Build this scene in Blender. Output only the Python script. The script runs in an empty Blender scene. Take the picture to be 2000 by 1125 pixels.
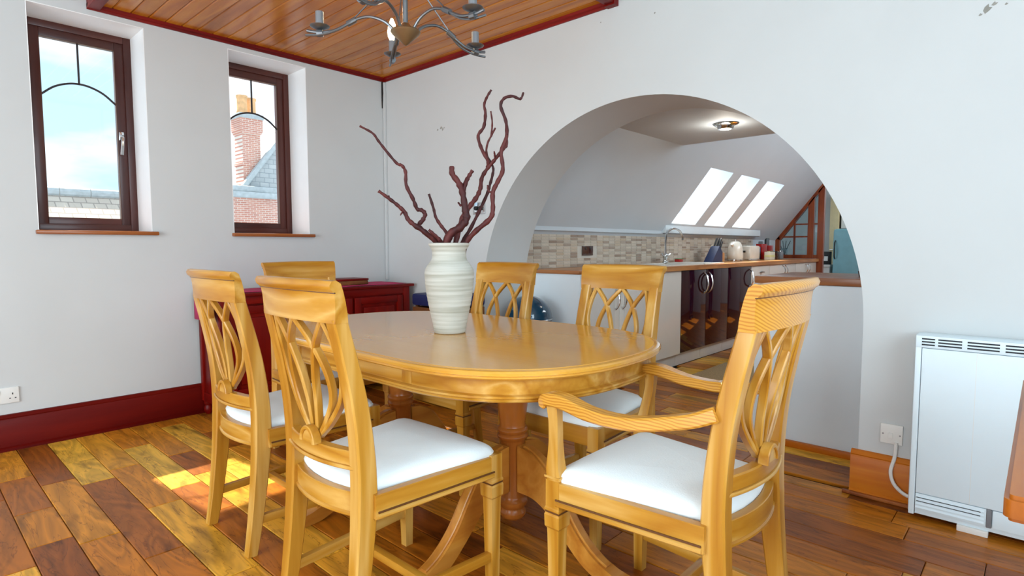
import bpy, bmesh, math, random
from mathutils import Vector, Matrix
random.seed(7)
PI = math.pi
C = bpy.context.scene.collection
SC = bpy.context.scene

# ------------------------------------------------------------------ camera
def make_camera():
    cd = bpy.data.cameras.new('camera'); cam = bpy.data.objects.new('camera', cd); C.objects.link(cam)
    cd.sensor_fit = 'HORIZONTAL'; cd.sensor_width = 36.0; cd.lens = 36.0 * 1128.3 / 2000.0
    cd.clip_start = 0.02; cd.clip_end = 200
    yaw, pitch, roll = math.radians(42.66), math.radians(4.01), math.radians(-.12)
    fw = Vector((-math.sin(yaw)*math.cos(pitch), math.cos(yaw)*math.cos(pitch), -math.sin(pitch)))
    rt = Vector((math.cos(yaw), math.sin(yaw), 0)); up = rt.cross(fw)
    r2 = rt*math.cos(roll) + up*math.sin(roll); u2 = up*math.cos(roll) - rt*math.sin(roll)
    m = Matrix((r2, u2, -fw)).transposed().to_4x4(); m.translation = Vector((0, 0, 1.10))
    cam.matrix_world = m
    SC.camera = cam
make_camera()

# ------------------------------------------------------------------ exposure, sky, sun, daylight
vs = SC.view_settings
vs.view_transform = 'Standard'; vs.look = 'None'; vs.gamma = 1.0; vs.use_curve_mapping = False
vs.exposure = 0.42

def make_world():
    w = bpy.data.worlds.new('sky'); SC.world = w; w.use_nodes = True
    nt = w.node_tree; nt.nodes.clear()
    out = nt.nodes.new('ShaderNodeOutputWorld'); bg = nt.nodes.new('ShaderNodeBackground')
    tc = nt.nodes.new('ShaderNodeTexCoord'); mp = nt.nodes.new('ShaderNodeMapping')
    mp.inputs['Scale'].default_value = (1.4, 1.4, 4.5)
    n = nt.nodes.new('ShaderNodeTexNoise'); n.inputs['Scale'].default_value = 2.2; n.inputs['Detail'].default_value = 6
    cr = nt.nodes.new('ShaderNodeValToRGB')
    cr.color_ramp.elements[0].position = .40; cr.color_ramp.elements[0].color = (.46, .70, .90, 1)
    cr.color_ramp.elements[1].position = .60; cr.color_ramp.elements[1].color = (.93, .97, 1.0, 1)
    nt.links.new(tc.outputs['Generated'], mp.inputs['Vector']); nt.links.new(mp.outputs['Vector'], n.inputs['Vector'])
    nt.links.new(n.outputs['Fac'], cr.inputs['Fac']); nt.links.new(cr.outputs['Color'], bg.inputs['Color'])
    bg.inputs['Strength'].default_value = 1.2
    nt.links.new(bg.outputs['Background'], out.inputs['Surface'])
make_world()

def sun(direction, strength, angle, color):
    l = bpy.data.lights.new('sun', 'SUN'); o = bpy.data.objects.new('sun', l); C.objects.link(o)
    l.energy = strength; l.angle = math.radians(angle); l.color = color
    o.rotation_euler = Vector(direction).to_track_quat('-Z', 'Y').to_euler()
sun((1.0, .095, -1.2), 13, .8, (1.0, .93, .80))

def area(name, loc, direction, sx, sy, power, color=(1, 1, 1), spread=180):
    l = bpy.data.lights.new(name, 'AREA'); o = bpy.data.objects.new(name, l); C.objects.link(o)
    l.shape = 'RECTANGLE'; l.size = sx; l.size_y = sy; l.energy = power; l.color = color
    l.spread = math.radians(spread)
    o.location = loc; o.rotation_euler = Vector(direction).to_track_quat('-Z', 'Y').to_euler()
    return o
# daylight through the glazed doors in the wall behind the camera and the window in the right-hand wall
area('daylight_rear', (-1.4, -3.18, 1.35), (0, 1, 0), 3.4, 2.1, 122, (.84, .94, 1.0))
area('daylight_side', (1.68, .2, 1.5), (-1, 0, 0), 2.6, 1.7, 74, (.70, .89, 1.0))
# daylight in the kitchen skylights, then fill lamps for far room and kitchen
for k, yy in enumerate((5.865, 6.645, 7.47)):
    area('daylight_skylight', (-3.03, yy, 1.92), (.79, 0, -.61), .52, .62, 6, (.88, .95, 1.0))
area('fill_far_room', (-1.2, 11.0, 2.5), (0, 0, -1), 1.5, 1.0, 18, (.95, .98, 1.0))  # added fill under the far ceiling, no window behind it
area('fill_kitchen', (.50, 6.7, 2.48), (-1, 0, -.55), 3.2, .6, 46, (.84, .94, 1.0))  # added fill above the tall units to brighten the kitchen

# ------------------------------------------------------------------ helpers: materials
def lin(r, g, b):
    f = lambda c: (c/255)/12.92 if c/255 <= .04045 else ((c/255+.055)/1.055)**2.4
    return (f(r), f(g), f(b), 1)
MATS = {}
def base_mat(name):
    m = bpy.data.materials.new(name); m.use_nodes = True
    nt = m.node_tree; b = nt.nodes['Principled BSDF']
    MATS[name] = m
    return m, nt, b
def plain(name, col, rough=.5, metal=0, noise=.06, nscale=12, bump=0, bscale=60, coat=0, sheen=0, spec=.5):
    m, nt, b = base_mat(name)
    tc = nt.nodes.new('ShaderNodeTexCoord'); n = nt.nodes.new('ShaderNodeTexNoise')
    n.inputs['Scale'].default_value = nscale; n.inputs['Detail'].default_value = 5
    nt.links.new(tc.outputs['Object'], n.inputs['Vector'])
    cr = nt.nodes.new('ShaderNodeValToRGB')
    cr.color_ramp.elements[0].position = .3; cr.color_ramp.elements[1].position = .7
    cr.color_ramp.elements[0].color = tuple(c*(1-noise) for c in col[:3]) + (1,)
    cr.color_ramp.elements[1].color = tuple(min(1, c*(1+noise*.6)) for c in col[:3]) + (1,)
    nt.links.new(n.outputs['Fac'], cr.inputs['Fac']); nt.links.new(cr.outputs['Color'], b.inputs['Base Color'])
    b.inputs['Roughness'].default_value = rough; b.inputs['Metallic'].default_value = metal
    b.inputs['Specular IOR Level'].default_value = spec
    if coat: b.inputs['Coat Weight'].default_value = coat; b.inputs['Coat Roughness'].default_value = .08
    if sheen: b.inputs['Sheen Weight'].default_value = sheen
    if bump:
        n2 = nt.nodes.new('ShaderNodeTexNoise'); n2.inputs['Scale'].default_value = bscale; n2.inputs['Detail'].default_value = 3
        bp = nt.nodes.new('ShaderNodeBump'); bp.inputs['Strength'].default_value = bump; bp.inputs['Distance'].default_value = .004
        nt.links.new(tc.outputs['Object'], n2.inputs['Vector']); nt.links.new(n2.outputs['Fac'], bp.inputs['Height'])
        nt.links.new(bp.outputs['Normal'], b.inputs['Normal'])
    return m
def wood(name, cols, axis='x', rough=.35, coat=.3, ring=14.0, stretch=9.0, contrast=.5, knots=True, vary=0.0, bump=.06, spec=.35):
    """grain runs along axis; cols = dark, mid, light"""
    m, nt, b = base_mat(name); N = nt.nodes.new; L = nt.links.new
    tc = N('ShaderNodeTexCoord'); oi = N('ShaderNodeObjectInfo')
    off = N('ShaderNodeVectorMath'); off.operation = 'MULTIPLY_ADD'
    cmb = N('ShaderNodeCombineXYZ')
    for i in range(3): L(oi.outputs['Random'], cmb.inputs[i])
    L(cmb.outputs[0], off.inputs[0]); off.inputs[1].default_value = (13.7, 7.9, 21.3); L(tc.outputs['Object'], off.inputs[2])
    mp = N('ShaderNodeMapping'); sc = [1.0, 1.0, 1.0]; sc['xyz'.index(axis)] = 1.0/stretch
    mp.inputs['Scale'].default_value = sc; L(off.outputs[0], mp.inputs['Vector'])
    n1 = N('ShaderNodeTexNoise'); n1.inputs['Scale'].default_value = 5.5; n1.inputs['Detail'].default_value = 3; n1.inputs['Distortion'].default_value = .4
    L(mp.outputs[0], n1.inputs['Vector'])
    mul = N('ShaderNodeMath'); mul.operation = 'MULTIPLY'; mul.inputs[1].default_value = ring; L(n1.outputs['Fac'], mul.inputs[0])
    fr = N('ShaderNodeMath'); fr.operation = 'PINGPONG'; fr.inputs[1].default_value = 1.0; L(mul.outputs[0], fr.inputs[0])
    n2 = N('ShaderNodeTexNoise'); n2.inputs['Scale'].default_value = 90; n2.inputs['Detail'].default_value = 2
    L(mp.outputs[0], n2.inputs['Vector'])
    mix = N('ShaderNodeMix'); mix.data_type = 'FLOAT'; mix.inputs['Factor'].default_value = .35
    L(fr.outputs[0], mix.inputs['A']); L(n2.outputs['Fac'], mix.inputs['B'])
    cr = N('ShaderNodeValToRGB'); e = cr.color_ramp.elements
    e[0].position = .5 - contrast*.5; e[0].color = cols[0]; e[1].position = .5 + contrast*.5; e[1].color = cols[2]
    e2 = e.new(.5); e2.color = cols[1]
    L(mix.outputs['Result'], cr.inputs['Fac'])
    last = cr.outputs['Color']
    if knots:
        v = N('ShaderNodeTexVoronoi'); v.inputs['Scale'].default_value = 3.2; L(off.outputs[0], v.inputs['Vector'])
        kr = N('ShaderNodeValToRGB'); kr.color_ramp.elements[0].position = .025; kr.color_ramp.elements[0].color = (.25, .15, .1, 1)
        kr.color_ramp.elements[1].position = .06; kr.color_ramp.elements[1].color = (1, 1, 1, 1)
        L(v.outputs['Distance'], kr.inputs['Fac'])
        mk = N('ShaderNodeMix'); mk.data_type = 'RGBA'; mk.blend_type = 'MULTIPLY'; mk.inputs['Factor'].default_value = .8
        L(last, mk.inputs['A']); L(kr.outputs['Color'], mk.inputs['B']); last = mk.outputs['Result']
    if vary:
        hv = N('ShaderNodeHueSaturation'); mr = N('ShaderNodeMapRange')
        mr.inputs['To Min'].default_value = 1-vary; mr.inputs['To Max'].default_value = 1+vary
        L(oi.outputs['Random'], mr.inputs['Value']); L(mr.outputs[0], hv.inputs['Value']); L(last, hv.inputs['Color']); last = hv.outputs['Color']
    L(last, b.inputs['Base Color'])
    b.inputs['Roughness'].default_value = rough; b.inputs['Specular IOR Level'].default_value = spec
    b.inputs['Coat Weight'].default_value = coat*.5; b.inputs['Coat Roughness'].default_value = .12
    if bump:
        bp = N('ShaderNodeBump'); bp.inputs['Strength'].default_value = bump; bp.inputs['Distance'].default_value = .003
        L(mix.outputs['Result'], bp.inputs['Height']); L(bp.outputs['Normal'], b.inputs['Normal'])
    return m
def floor_wood(name):
    """reclaimed boards: each board takes its own tone, with streaks, cracks and dark knots"""
    m, nt, b = base_mat(name); N = nt.nodes.new; L = nt.links.new
    tc = N('ShaderNodeTexCoord'); oi = N('ShaderNodeObjectInfo')
    cmb = N('ShaderNodeCombineXYZ')
    for i in range(3): L(oi.outputs['Random'], cmb.inputs[i])
    off = N('ShaderNodeVectorMath'); off.operation = 'MULTIPLY_ADD'; L(cmb.outputs[0], off.inputs[0])
    off.inputs[1].default_value = (31.7, 57.9, 0); L(tc.outputs['Object'], off.inputs[2])
    mp = N('ShaderNodeMapping'); mp.inputs['Scale'].default_value = (.16, 1, 1); L(off.outputs[0], mp.inputs['Vector'])
    n1 = N('ShaderNodeTexNoise'); n1.inputs['Scale'].default_value = 7; n1.inputs['Detail'].default_value = 4; n1.inputs['Distortion'].default_value = .8
    L(mp.outputs[0], n1.inputs['Vector'])
    mul = N('ShaderNodeMath'); mul.operation = 'MULTIPLY'; mul.inputs[1].default_value = 15; L(n1.outputs['Fac'], mul.inputs[0])
    fr = N('ShaderNodeMath'); fr.operation = 'PINGPONG'; fr.inputs[1].default_value = 1; L(mul.outputs[0], fr.inputs[0])
    tone = N('ShaderNodeValToRGB'); e = tone.color_ramp.elements
    tones = [(0, lin(134, 68, 18)), (.22, lin(162, 92, 28)), (.45, lin(180, 104, 22)), (.65, lin(192, 118, 30)), (.82, lin(206, 134, 38)), (.93, lin(226, 166, 54)), (1, lin(232, 180, 66))]
    e[0].position, e[0].color = tones[0]; e[1].position, e[1].color = tones[-1]
    for p, c in tones[1:-1]:
        q = e.new(p); q.color = c
    L(oi.outputs['Random'], tone.inputs['Fac'])
    sh = N('ShaderNodeMapRange'); sh.inputs['To Min'].default_value = .74; sh.inputs['To Max'].default_value = 1.16; L(fr.outputs[0], sh.inputs['Value'])
    m1 = N('ShaderNodeVectorMath'); m1.operation = 'SCALE'; L(tone.outputs['Color'], m1.inputs[0]); L(sh.outputs[0], m1.inputs['Scale'])
    # dark figure blotches
    n3 = N('ShaderNodeTexNoise'); n3.inputs['Scale'].default_value = 3.5; n3.inputs['Detail'].default_value = 5; n3.inputs['Distortion'].default_value = 1.5
    mp2 = N('ShaderNodeMapping'); mp2.inputs['Scale'].default_value = (.5, 1.6, 1); L(off.outputs[0], mp2.inputs['Vector']); L(mp2.outputs[0], n3.inputs['Vector'])
    r3 = N('ShaderNodeValToRGB'); r3.color_ramp.elements[0].position = .26; r3.color_ramp.elements[0].color = (.10, .07, .06, 1)
    r3.color_ramp.elements[1].position = .45; r3.color_ramp.elements[1].color = (1, 1, 1, 1); L(n3.outputs['Fac'], r3.inputs['Fac'])
    mk = N('ShaderNodeMix'); mk.data_type = 'RGBA'; mk.blend_type = 'MULTIPLY'; mk.inputs['Factor'].default_value = .75
    L(m1.outputs[0], mk.inputs['A']); L(r3.outputs['Color'], mk.inputs['B'])
    # thin cracks
    v = N('ShaderNodeTexNoise'); v.inputs['Scale'].default_value = 5; v.inputs['Detail'].default_value = 4; v.inputs['Distortion'].default_value = 2.2
    mp3 = N('ShaderNodeMapping'); mp3.inputs['Scale'].default_value = (.35, 2.2, 1); L(off.outputs[0], mp3.inputs['Vector']); L(mp3.outputs[0], v.inputs['Vector'])
    sb = N('ShaderNodeMath'); sb.operation = 'SUBTRACT'; sb.inputs[1].default_value = .5; L(v.outputs['Fac'], sb.inputs[0])
    ab = N('ShaderNodeMath'); ab.operation = 'ABSOLUTE'; L(sb.outputs[0], ab.inputs[0])
    rc = N('ShaderNodeValToRGB'); rc.color_ramp.elements[0].position = .0; rc.color_ramp.elements[0].color = (.55, .48, .42, 1)
    rc.color_ramp.elements[1].position = .012; rc.color_ramp.elements[1].color = (1, 1, 1, 1); L(ab.outputs[0], rc.inputs['Fac'])
    mc = N('ShaderNodeMix'); mc.data_type = 'RGBA'; mc.blend_type = 'MULTIPLY'; mc.inputs['Factor'].default_value = 1
    L(mk.outputs['Result'], mc.inputs['A']); L(rc.outputs['Color'], mc.inputs['B'])
    L(mc.outputs['Result'], b.inputs['Base Color'])
    b.inputs['Roughness'].default_value = .36; b.inputs['Coat Weight'].default_value = .07; b.inputs['Coat Roughness'].default_value = .14; b.inputs['Specular IOR Level'].default_value = .22
    bp = N('ShaderNodeBump'); bp.inputs['Strength'].default_value = .07; bp.inputs['Distance'].default_value = .003
    L(fr.outputs[0], bp.inputs['Height']); L(bp.outputs['Normal'], b.inputs['Normal'])
    return m
def glass(name, tint=(1, 1, 1, 1), gloss=.06):
    m = bpy.data.materials.new(name); m.use_nodes = True; nt = m.node_tree; nt.nodes.clear(); MATS[name] = m
    o = nt.nodes.new('ShaderNodeOutputMaterial'); t = nt.nodes.new('ShaderNodeBsdfTransparent'); g = nt.nodes.new('ShaderNodeBsdfGlossy')
    g.inputs['Roughness'].default_value = .02; t.inputs['Color'].default_value = tint
    lw = nt.nodes.new('ShaderNodeLayerWeight'); lw.inputs['Blend'].default_value = .25
    ml = nt.nodes.new('ShaderNodeMath'); ml.operation = 'MULTIPLY_ADD'; ml.inputs[1].default_value = .4; ml.inputs[2].default_value = gloss*.5
    nt.links.new(lw.outputs['Fresnel'], ml.inputs[0])
    mx = nt.nodes.new('ShaderNodeMixShader'); nt.links.new(ml.outputs[0], mx.inputs['Fac'])
    nt.links.new(t.outputs[0], mx.inputs[1]); nt.links.new(g.outputs[0], mx.inputs[2]); nt.links.new(mx.outputs[0], o.inputs['Surface'])
    return m
def emit(name, col, s):
    m, nt, b = base_mat(name)
    b.inputs['Base Color'].default_value = col; b.inputs['Emission Color'].default_value = col; b.inputs['Emission Strength'].default_value = s
    return m
def brick_mat(name, c1, c2, mortar, scale, bw=.5, rh=.25, ms=.02, rot=None):
    m, nt, b = base_mat(name); tc = nt.nodes.new('ShaderNodeTexCoord'); mp = nt.nodes.new('ShaderNodeMapping')
    if rot: mp.inputs['Rotation'].default_value = rot
    br = nt.nodes.new('ShaderNodeTexBrick'); br.inputs['Color1'].default_value = c1; br.inputs['Color2'].default_value = c2
    br.inputs['Mortar'].default_value = mortar; br.inputs['Scale'].default_value = scale; br.inputs['Mortar Size'].default_value = ms
    br.inputs['Brick Width'].default_value = bw; br.inputs['Row Height'].default_value = rh
    nt.links.new(tc.outputs['Object'], mp.inputs['Vector']); nt.links.new(mp.outputs[0], br.inputs['Vector'])
    nt.links.new(br.outputs['Color'], b.inputs['Base Color']); b.inputs['Roughness'].default_value = .9
    return m

PINE = [lin(164, 102, 16), lin(191, 136, 46), lin(216, 172, 96)]
for a in 'xyz': wood('pine_'+a, PINE, a, rough=.32, coat=.35, ring=11, stretch=16, knots=False, contrast=1.2)
def striped(name):
    m, nt, b = base_mat(name); N = nt.nodes.new; L = nt.links.new
    tc = N('ShaderNodeTexCoord'); mp = N('ShaderNodeMapping'); mp.inputs['Rotation'].default_value = (0, math.radians(-32), 0); mp.inputs['Scale'].default_value = (.8, 1, 1)
    L(tc.outputs['Object'], mp.inputs['Vector'])
    w = N('ShaderNodeTexWave'); w.bands_direction = 'Z'; w.inputs['Scale'].default_value = 46; w.inputs['Distortion'].default_value = 9; w.inputs['Detail'].default_value = 2; w.inputs['Detail Scale'].default_value = .25
    L(mp.outputs[0], w.inputs['Vector'])
    cr = N('ShaderNodeValToRGB'); e = cr.color_ramp.elements; e[0].position = .05; e[0].color = lin(186, 120, 30); e[1].position = .65; e[1].color = lin(212, 154, 56)
    L(w.outputs['Fac'], cr.inputs['Fac']); L(cr.outputs['Color'], b.inputs['Base Color']); b.inputs['Roughness'].default_value = .32; b.inputs['Coat Weight'].default_value = .35
striped('pine_striped')
wood('table_wood', [lin(206, 140, 44), lin(216, 156, 60), lin(224, 170, 76)], 'x', rough=.17, coat=1.0, ring=1.0, stretch=22, contrast=.7, knots=False, bump=.0)
wood('pedestal_wood', [lin(150, 84, 28), lin(178, 104, 40), lin(196, 122, 52)], 'z', rough=.3, coat=.4, ring=8, knots=False, contrast=.9)
wood('leg_wood', [lin(178, 108, 36), lin(198, 132, 50), lin(212, 150, 66)], 'y', rough=.3, coat=.4, ring=9, knots=True, contrast=.9)
wood('ceiling_pine', [lin(158, 88, 18), lin(188, 114, 28), lin(204, 134, 42)], 'x', rough=.24, coat=.3, spec=.22, ring=7, contrast=.9, vary=.10, bump=0)
RED = [lin(84, 4, 2), lin(112, 8, 3), lin(132, 16, 5)]
for a in 'xyz': wood('mahogany_'+a, RED, a, rough=.42, coat=.06, spec=.2, ring=6, knots=False, contrast=.9)
wood('skirting_red_y', [lin(74, 4, 2), lin(94, 6, 2), lin(110, 14, 4)], 'y', rough=.45, coat=.04, spec=.15, ring=5, contrast=.9)
wood('skirting_orange_x', [lin(160, 76, 8), lin(186, 98, 14), lin(202, 118, 24)], 'x', rough=.4, coat=.1, spec=.2, ring=6, contrast=.9)
wood('sill_wood', [lin(118, 56, 20), lin(146, 78, 30), lin(166, 96, 40)], 'y', rough=.3, coat=.4, ring=6, contrast=.9, knots=False)
wood('window_brown_z', [lin(58, 26, 22), lin(74, 36, 30), lin(88, 44, 36)], 'z', rough=.35, coat=.2, ring=6, contrast=.9, knots=False, bump=0)
wood('window_brown_y', [lin(58, 26, 22), lin(74, 36, 30), lin(88, 44, 36)], 'y', rough=.35, coat=.2, ring=6, contrast=.9, knots=False, bump=0)
wood('worktop_wood', [lin(150, 92, 44), lin(184, 124, 66), lin(206, 150, 90)], 'y', rough=.35, coat=.3, ring=8, contrast=.9, knots=False)
wood('worktop_wood_x', [lin(128, 74, 40), lin(164, 106, 62), lin(190, 136, 90)], 'x', rough=.3, coat=.4, ring=8, contrast=.9, knots=False)
wood('branch_bark', [lin(44, 16, 18), lin(74, 26, 26), lin(100, 44, 40)], 'z', rough=.6, coat=0, ring=10, stretch=3, contrast=1, knots=False, bump=.3)
wood('screen_wood', [lin(96, 34, 10), lin(126, 52, 16), lin(150, 70, 26)], 'z', rough=.3, coat=.4, ring=6, contrast=.9, knots=False)
wood('desk_wood', [lin(140, 70, 12), lin(168, 92, 20), lin(186, 112, 32)], 'y', rough=.35, coat=.3, ring=7, contrast=.9)
wood('crate_wood', [lin(84, 46, 20), lin(112, 66, 30), lin(134, 84, 40)], 'x', rough=.5, coat=0, ring=7, contrast=.9)
floor_wood('floor_board')
plain('wall_white', lin(203, 206, 206), .7, noise=.02, nscale=3, bump=.05, bscale=40)
plain('kitchen_white', lin(204, 214, 222), .7, noise=.02, nscale=3)
plain('panel_white', lin(222, 232, 238), .55, noise=.01)
plain('cabinet_white', lin(226, 222, 214), .35, noise=.01, coat=.2)
plain('plinth_white', lin(214, 210, 204), .5, noise=.03)
plain('cabinet_dark', lin(48, 8, 18), .05, noise=.05, spec=.55)
plain('cushion', lin(240, 250, 253), .85, noise=.03, nscale=5, bump=.25, bscale=300, sheen=.3)
plain('vase_ceramic', lin(190, 192, 184), .7, noise=.10, nscale=7, bump=.15, bscale=45)
def ribbed(name):
    m, nt, b = base_mat(name); N = nt.nodes.new; L = nt.links.new
    tc = N('ShaderNodeTexCoord'); mp = N('ShaderNodeMapping'); mp.inputs['Scale'].default_value = (1.2, 1.2, 34); L(tc.outputs['Object'], mp.inputs['Vector'])
    n = N('ShaderNodeTexNoise'); n.inputs['Scale'].default_value = 2.2; n.inputs['Detail'].default_value = 4; L(mp.outputs[0], n.inputs['Vector'])
    cr = N('ShaderNodeValToRGB'); e = cr.color_ramp.elements; e[0].position = .3; e[0].color = lin(166, 164, 150); e[1].position = .62; e[1].color = lin(202, 201, 192)
    L(n.outputs['Fac'], cr.inputs['Fac']); L(cr.outputs['Color'], b.inputs['Base Color']); b.inputs['Roughness'].default_value = .75
    bp = N('ShaderNodeBump'); bp.inputs['Strength'].default_value = .35; bp.inputs['Distance'].default_value = .004; L(n.outputs['Fac'], bp.inputs['Height']); L(bp.outputs['Normal'], b.inputs['Normal'])
ribbed('vase_ribbed')
plain('steel', lin(150, 150, 152), .35, metal=1, noise=.1)
plain('pewter', lin(128, 132, 136), .42, metal=.9, noise=.15)
plain('bronze_cone', lin(150, 128, 96), .4, metal=.8, noise=.15)
plain('chrome', lin(215, 218, 220), .12, metal=1, noise=.02)
plain('plastic_white', lin(232, 232, 228), .4, noise=.01)
plain('heater_white', lin(226, 242, 250), .4, noise=.01)
plain('slot_dark', lin(20, 30, 38), .6)
plain('dark_gap', lin(22, 14, 10), .8)
plain('reveal_lit_white', lin(246, 248, 248), .5, noise=.01)  # paler than the walls: daylight on the reveals put into the colour
plain('bead', lin(96, 58, 26), .4, noise=.1)
plain('lead_bar', lin(42, 32, 34), .5)
plain('magenta_cloth', lin(186, 44, 96), .85, noise=.08, bump=.2, bscale=200)
plain('teal_gloss', lin(14, 62, 88), .12, noise=.05, coat=.8)
plain('navy', lin(18, 30, 86), .6)
plain('navy_block', lin(22, 40, 84), .4)
plain('cream', lin(226, 218, 196), .5)
plain('kettle_cream', lin(228, 222, 208), .25, coat=.5)
plain('black', lin(18, 18, 20), .4)
plain('grey_plastic', lin(120, 122, 126), .4)
plain('red_gloss', lin(176, 22, 22), .3, noise=.2)
plain('amber_glass', lin(70, 34, 16), .1, coat=.6)
plain('pale_yellow', lin(224, 216, 150), .6)
plain('jute', lin(178, 150, 108), .95, noise=.3, nscale=90, bump=.6, bscale=220)
plain('teal_paint', lin(140, 196, 208), .4)
plain('cream_door', lin(226, 208, 160), .4)
plain('green_plastic', lin(20, 150, 70), .4)
plain('grout', lin(206, 200, 190), .8)
plain('flake', lin(150, 148, 140), .9, noise=.3)
plain('pot_clay', lin(226, 180, 130), .8, noise=.2)
plain('lead_grey', lin(176, 186, 190), .7, noise=.15)
brick_mat('brick_far', lin(206, 150, 132), lin(190, 128, 112), lin(220, 210, 200), 4.0, .5, .16, .02, rot=(0, PI/2, PI/2))
brick_mat('slate_far', lin(188, 194, 196), lin(170, 178, 182), lin(140, 150, 156), 3.0, .6, .3, .02, rot=(0, PI/2, PI/2))
brick_mat('tile_roof_far', lin(206, 198, 186), lin(186, 176, 164), lin(150, 142, 134), 2.6, .5, .28, .025, rot=(0, PI/2, PI/2))
glass('pane_glass'); glass('screen_glass', (.78, .86, .88, 1), .1)
emit('bulb_glow', (1, .80, .45, 1), 6.0); emit('spot_glow', (1, .9, .7, 1), 5.0)

# stone mosaic: each tile its own tone
def tile_mat():
    m, nt, b = base_mat('mosaic'); oi = nt.nodes.new('ShaderNodeObjectInfo'); cr = nt.nodes.new('ShaderNodeValToRGB')
    ts = [(0, lin(150, 128, 110)), (.2, lin(178, 162, 146)), (.45, lin(196, 184, 168)), (.75, lin(206, 194, 178)), (1, lin(190, 170, 146))]
    e = cr.color_ramp.elements; e[0].position, e[0].color = ts[0]; e[1].position, e[1].color = ts[-1]
    for p, c in ts[1:-1]: e.new(p).color = c
    at = nt.nodes.new('ShaderNodeAttribute'); at.attribute_name = 'tone'
    ad = nt.nodes.new('ShaderNodeMath'); ad.operation = 'ADD'; nt.links.new(oi.outputs['Random'], ad.inputs[0]); nt.links.new(at.outputs['Fac'], ad.inputs[1])
    fr = nt.nodes.new('ShaderNodeMath'); fr.operation = 'FRACT'; nt.links.new(ad.outputs[0], fr.inputs[0])
    nt.links.new(fr.outputs[0], cr.inputs['Fac'])
    tc = nt.nodes.new('ShaderNodeTexCoord'); n = nt.nodes.new('ShaderNodeTexNoise'); n.inputs['Scale'].default_value = 60
    nt.links.new(tc.outputs['Object'], n.inputs['Vector'])
    mr = nt.nodes.new('ShaderNodeMapRange'); mr.inputs['To Min'].default_value = .85; mr.inputs['To Max'].default_value = 1.1; nt.links.new(n.outputs['Fac'], mr.inputs['Value'])
    vm = nt.nodes.new('ShaderNodeVectorMath'); vm.operation = 'SCALE'; nt.links.new(cr.outputs['Color'], vm.inputs[0]); nt.links.new(mr.outputs[0], vm.inputs['Scale'])
    nt.links.new(vm.outputs[0], b.inputs['Base Color']); b.inputs['Roughness'].default_value = .45
tile_mat()

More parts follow.
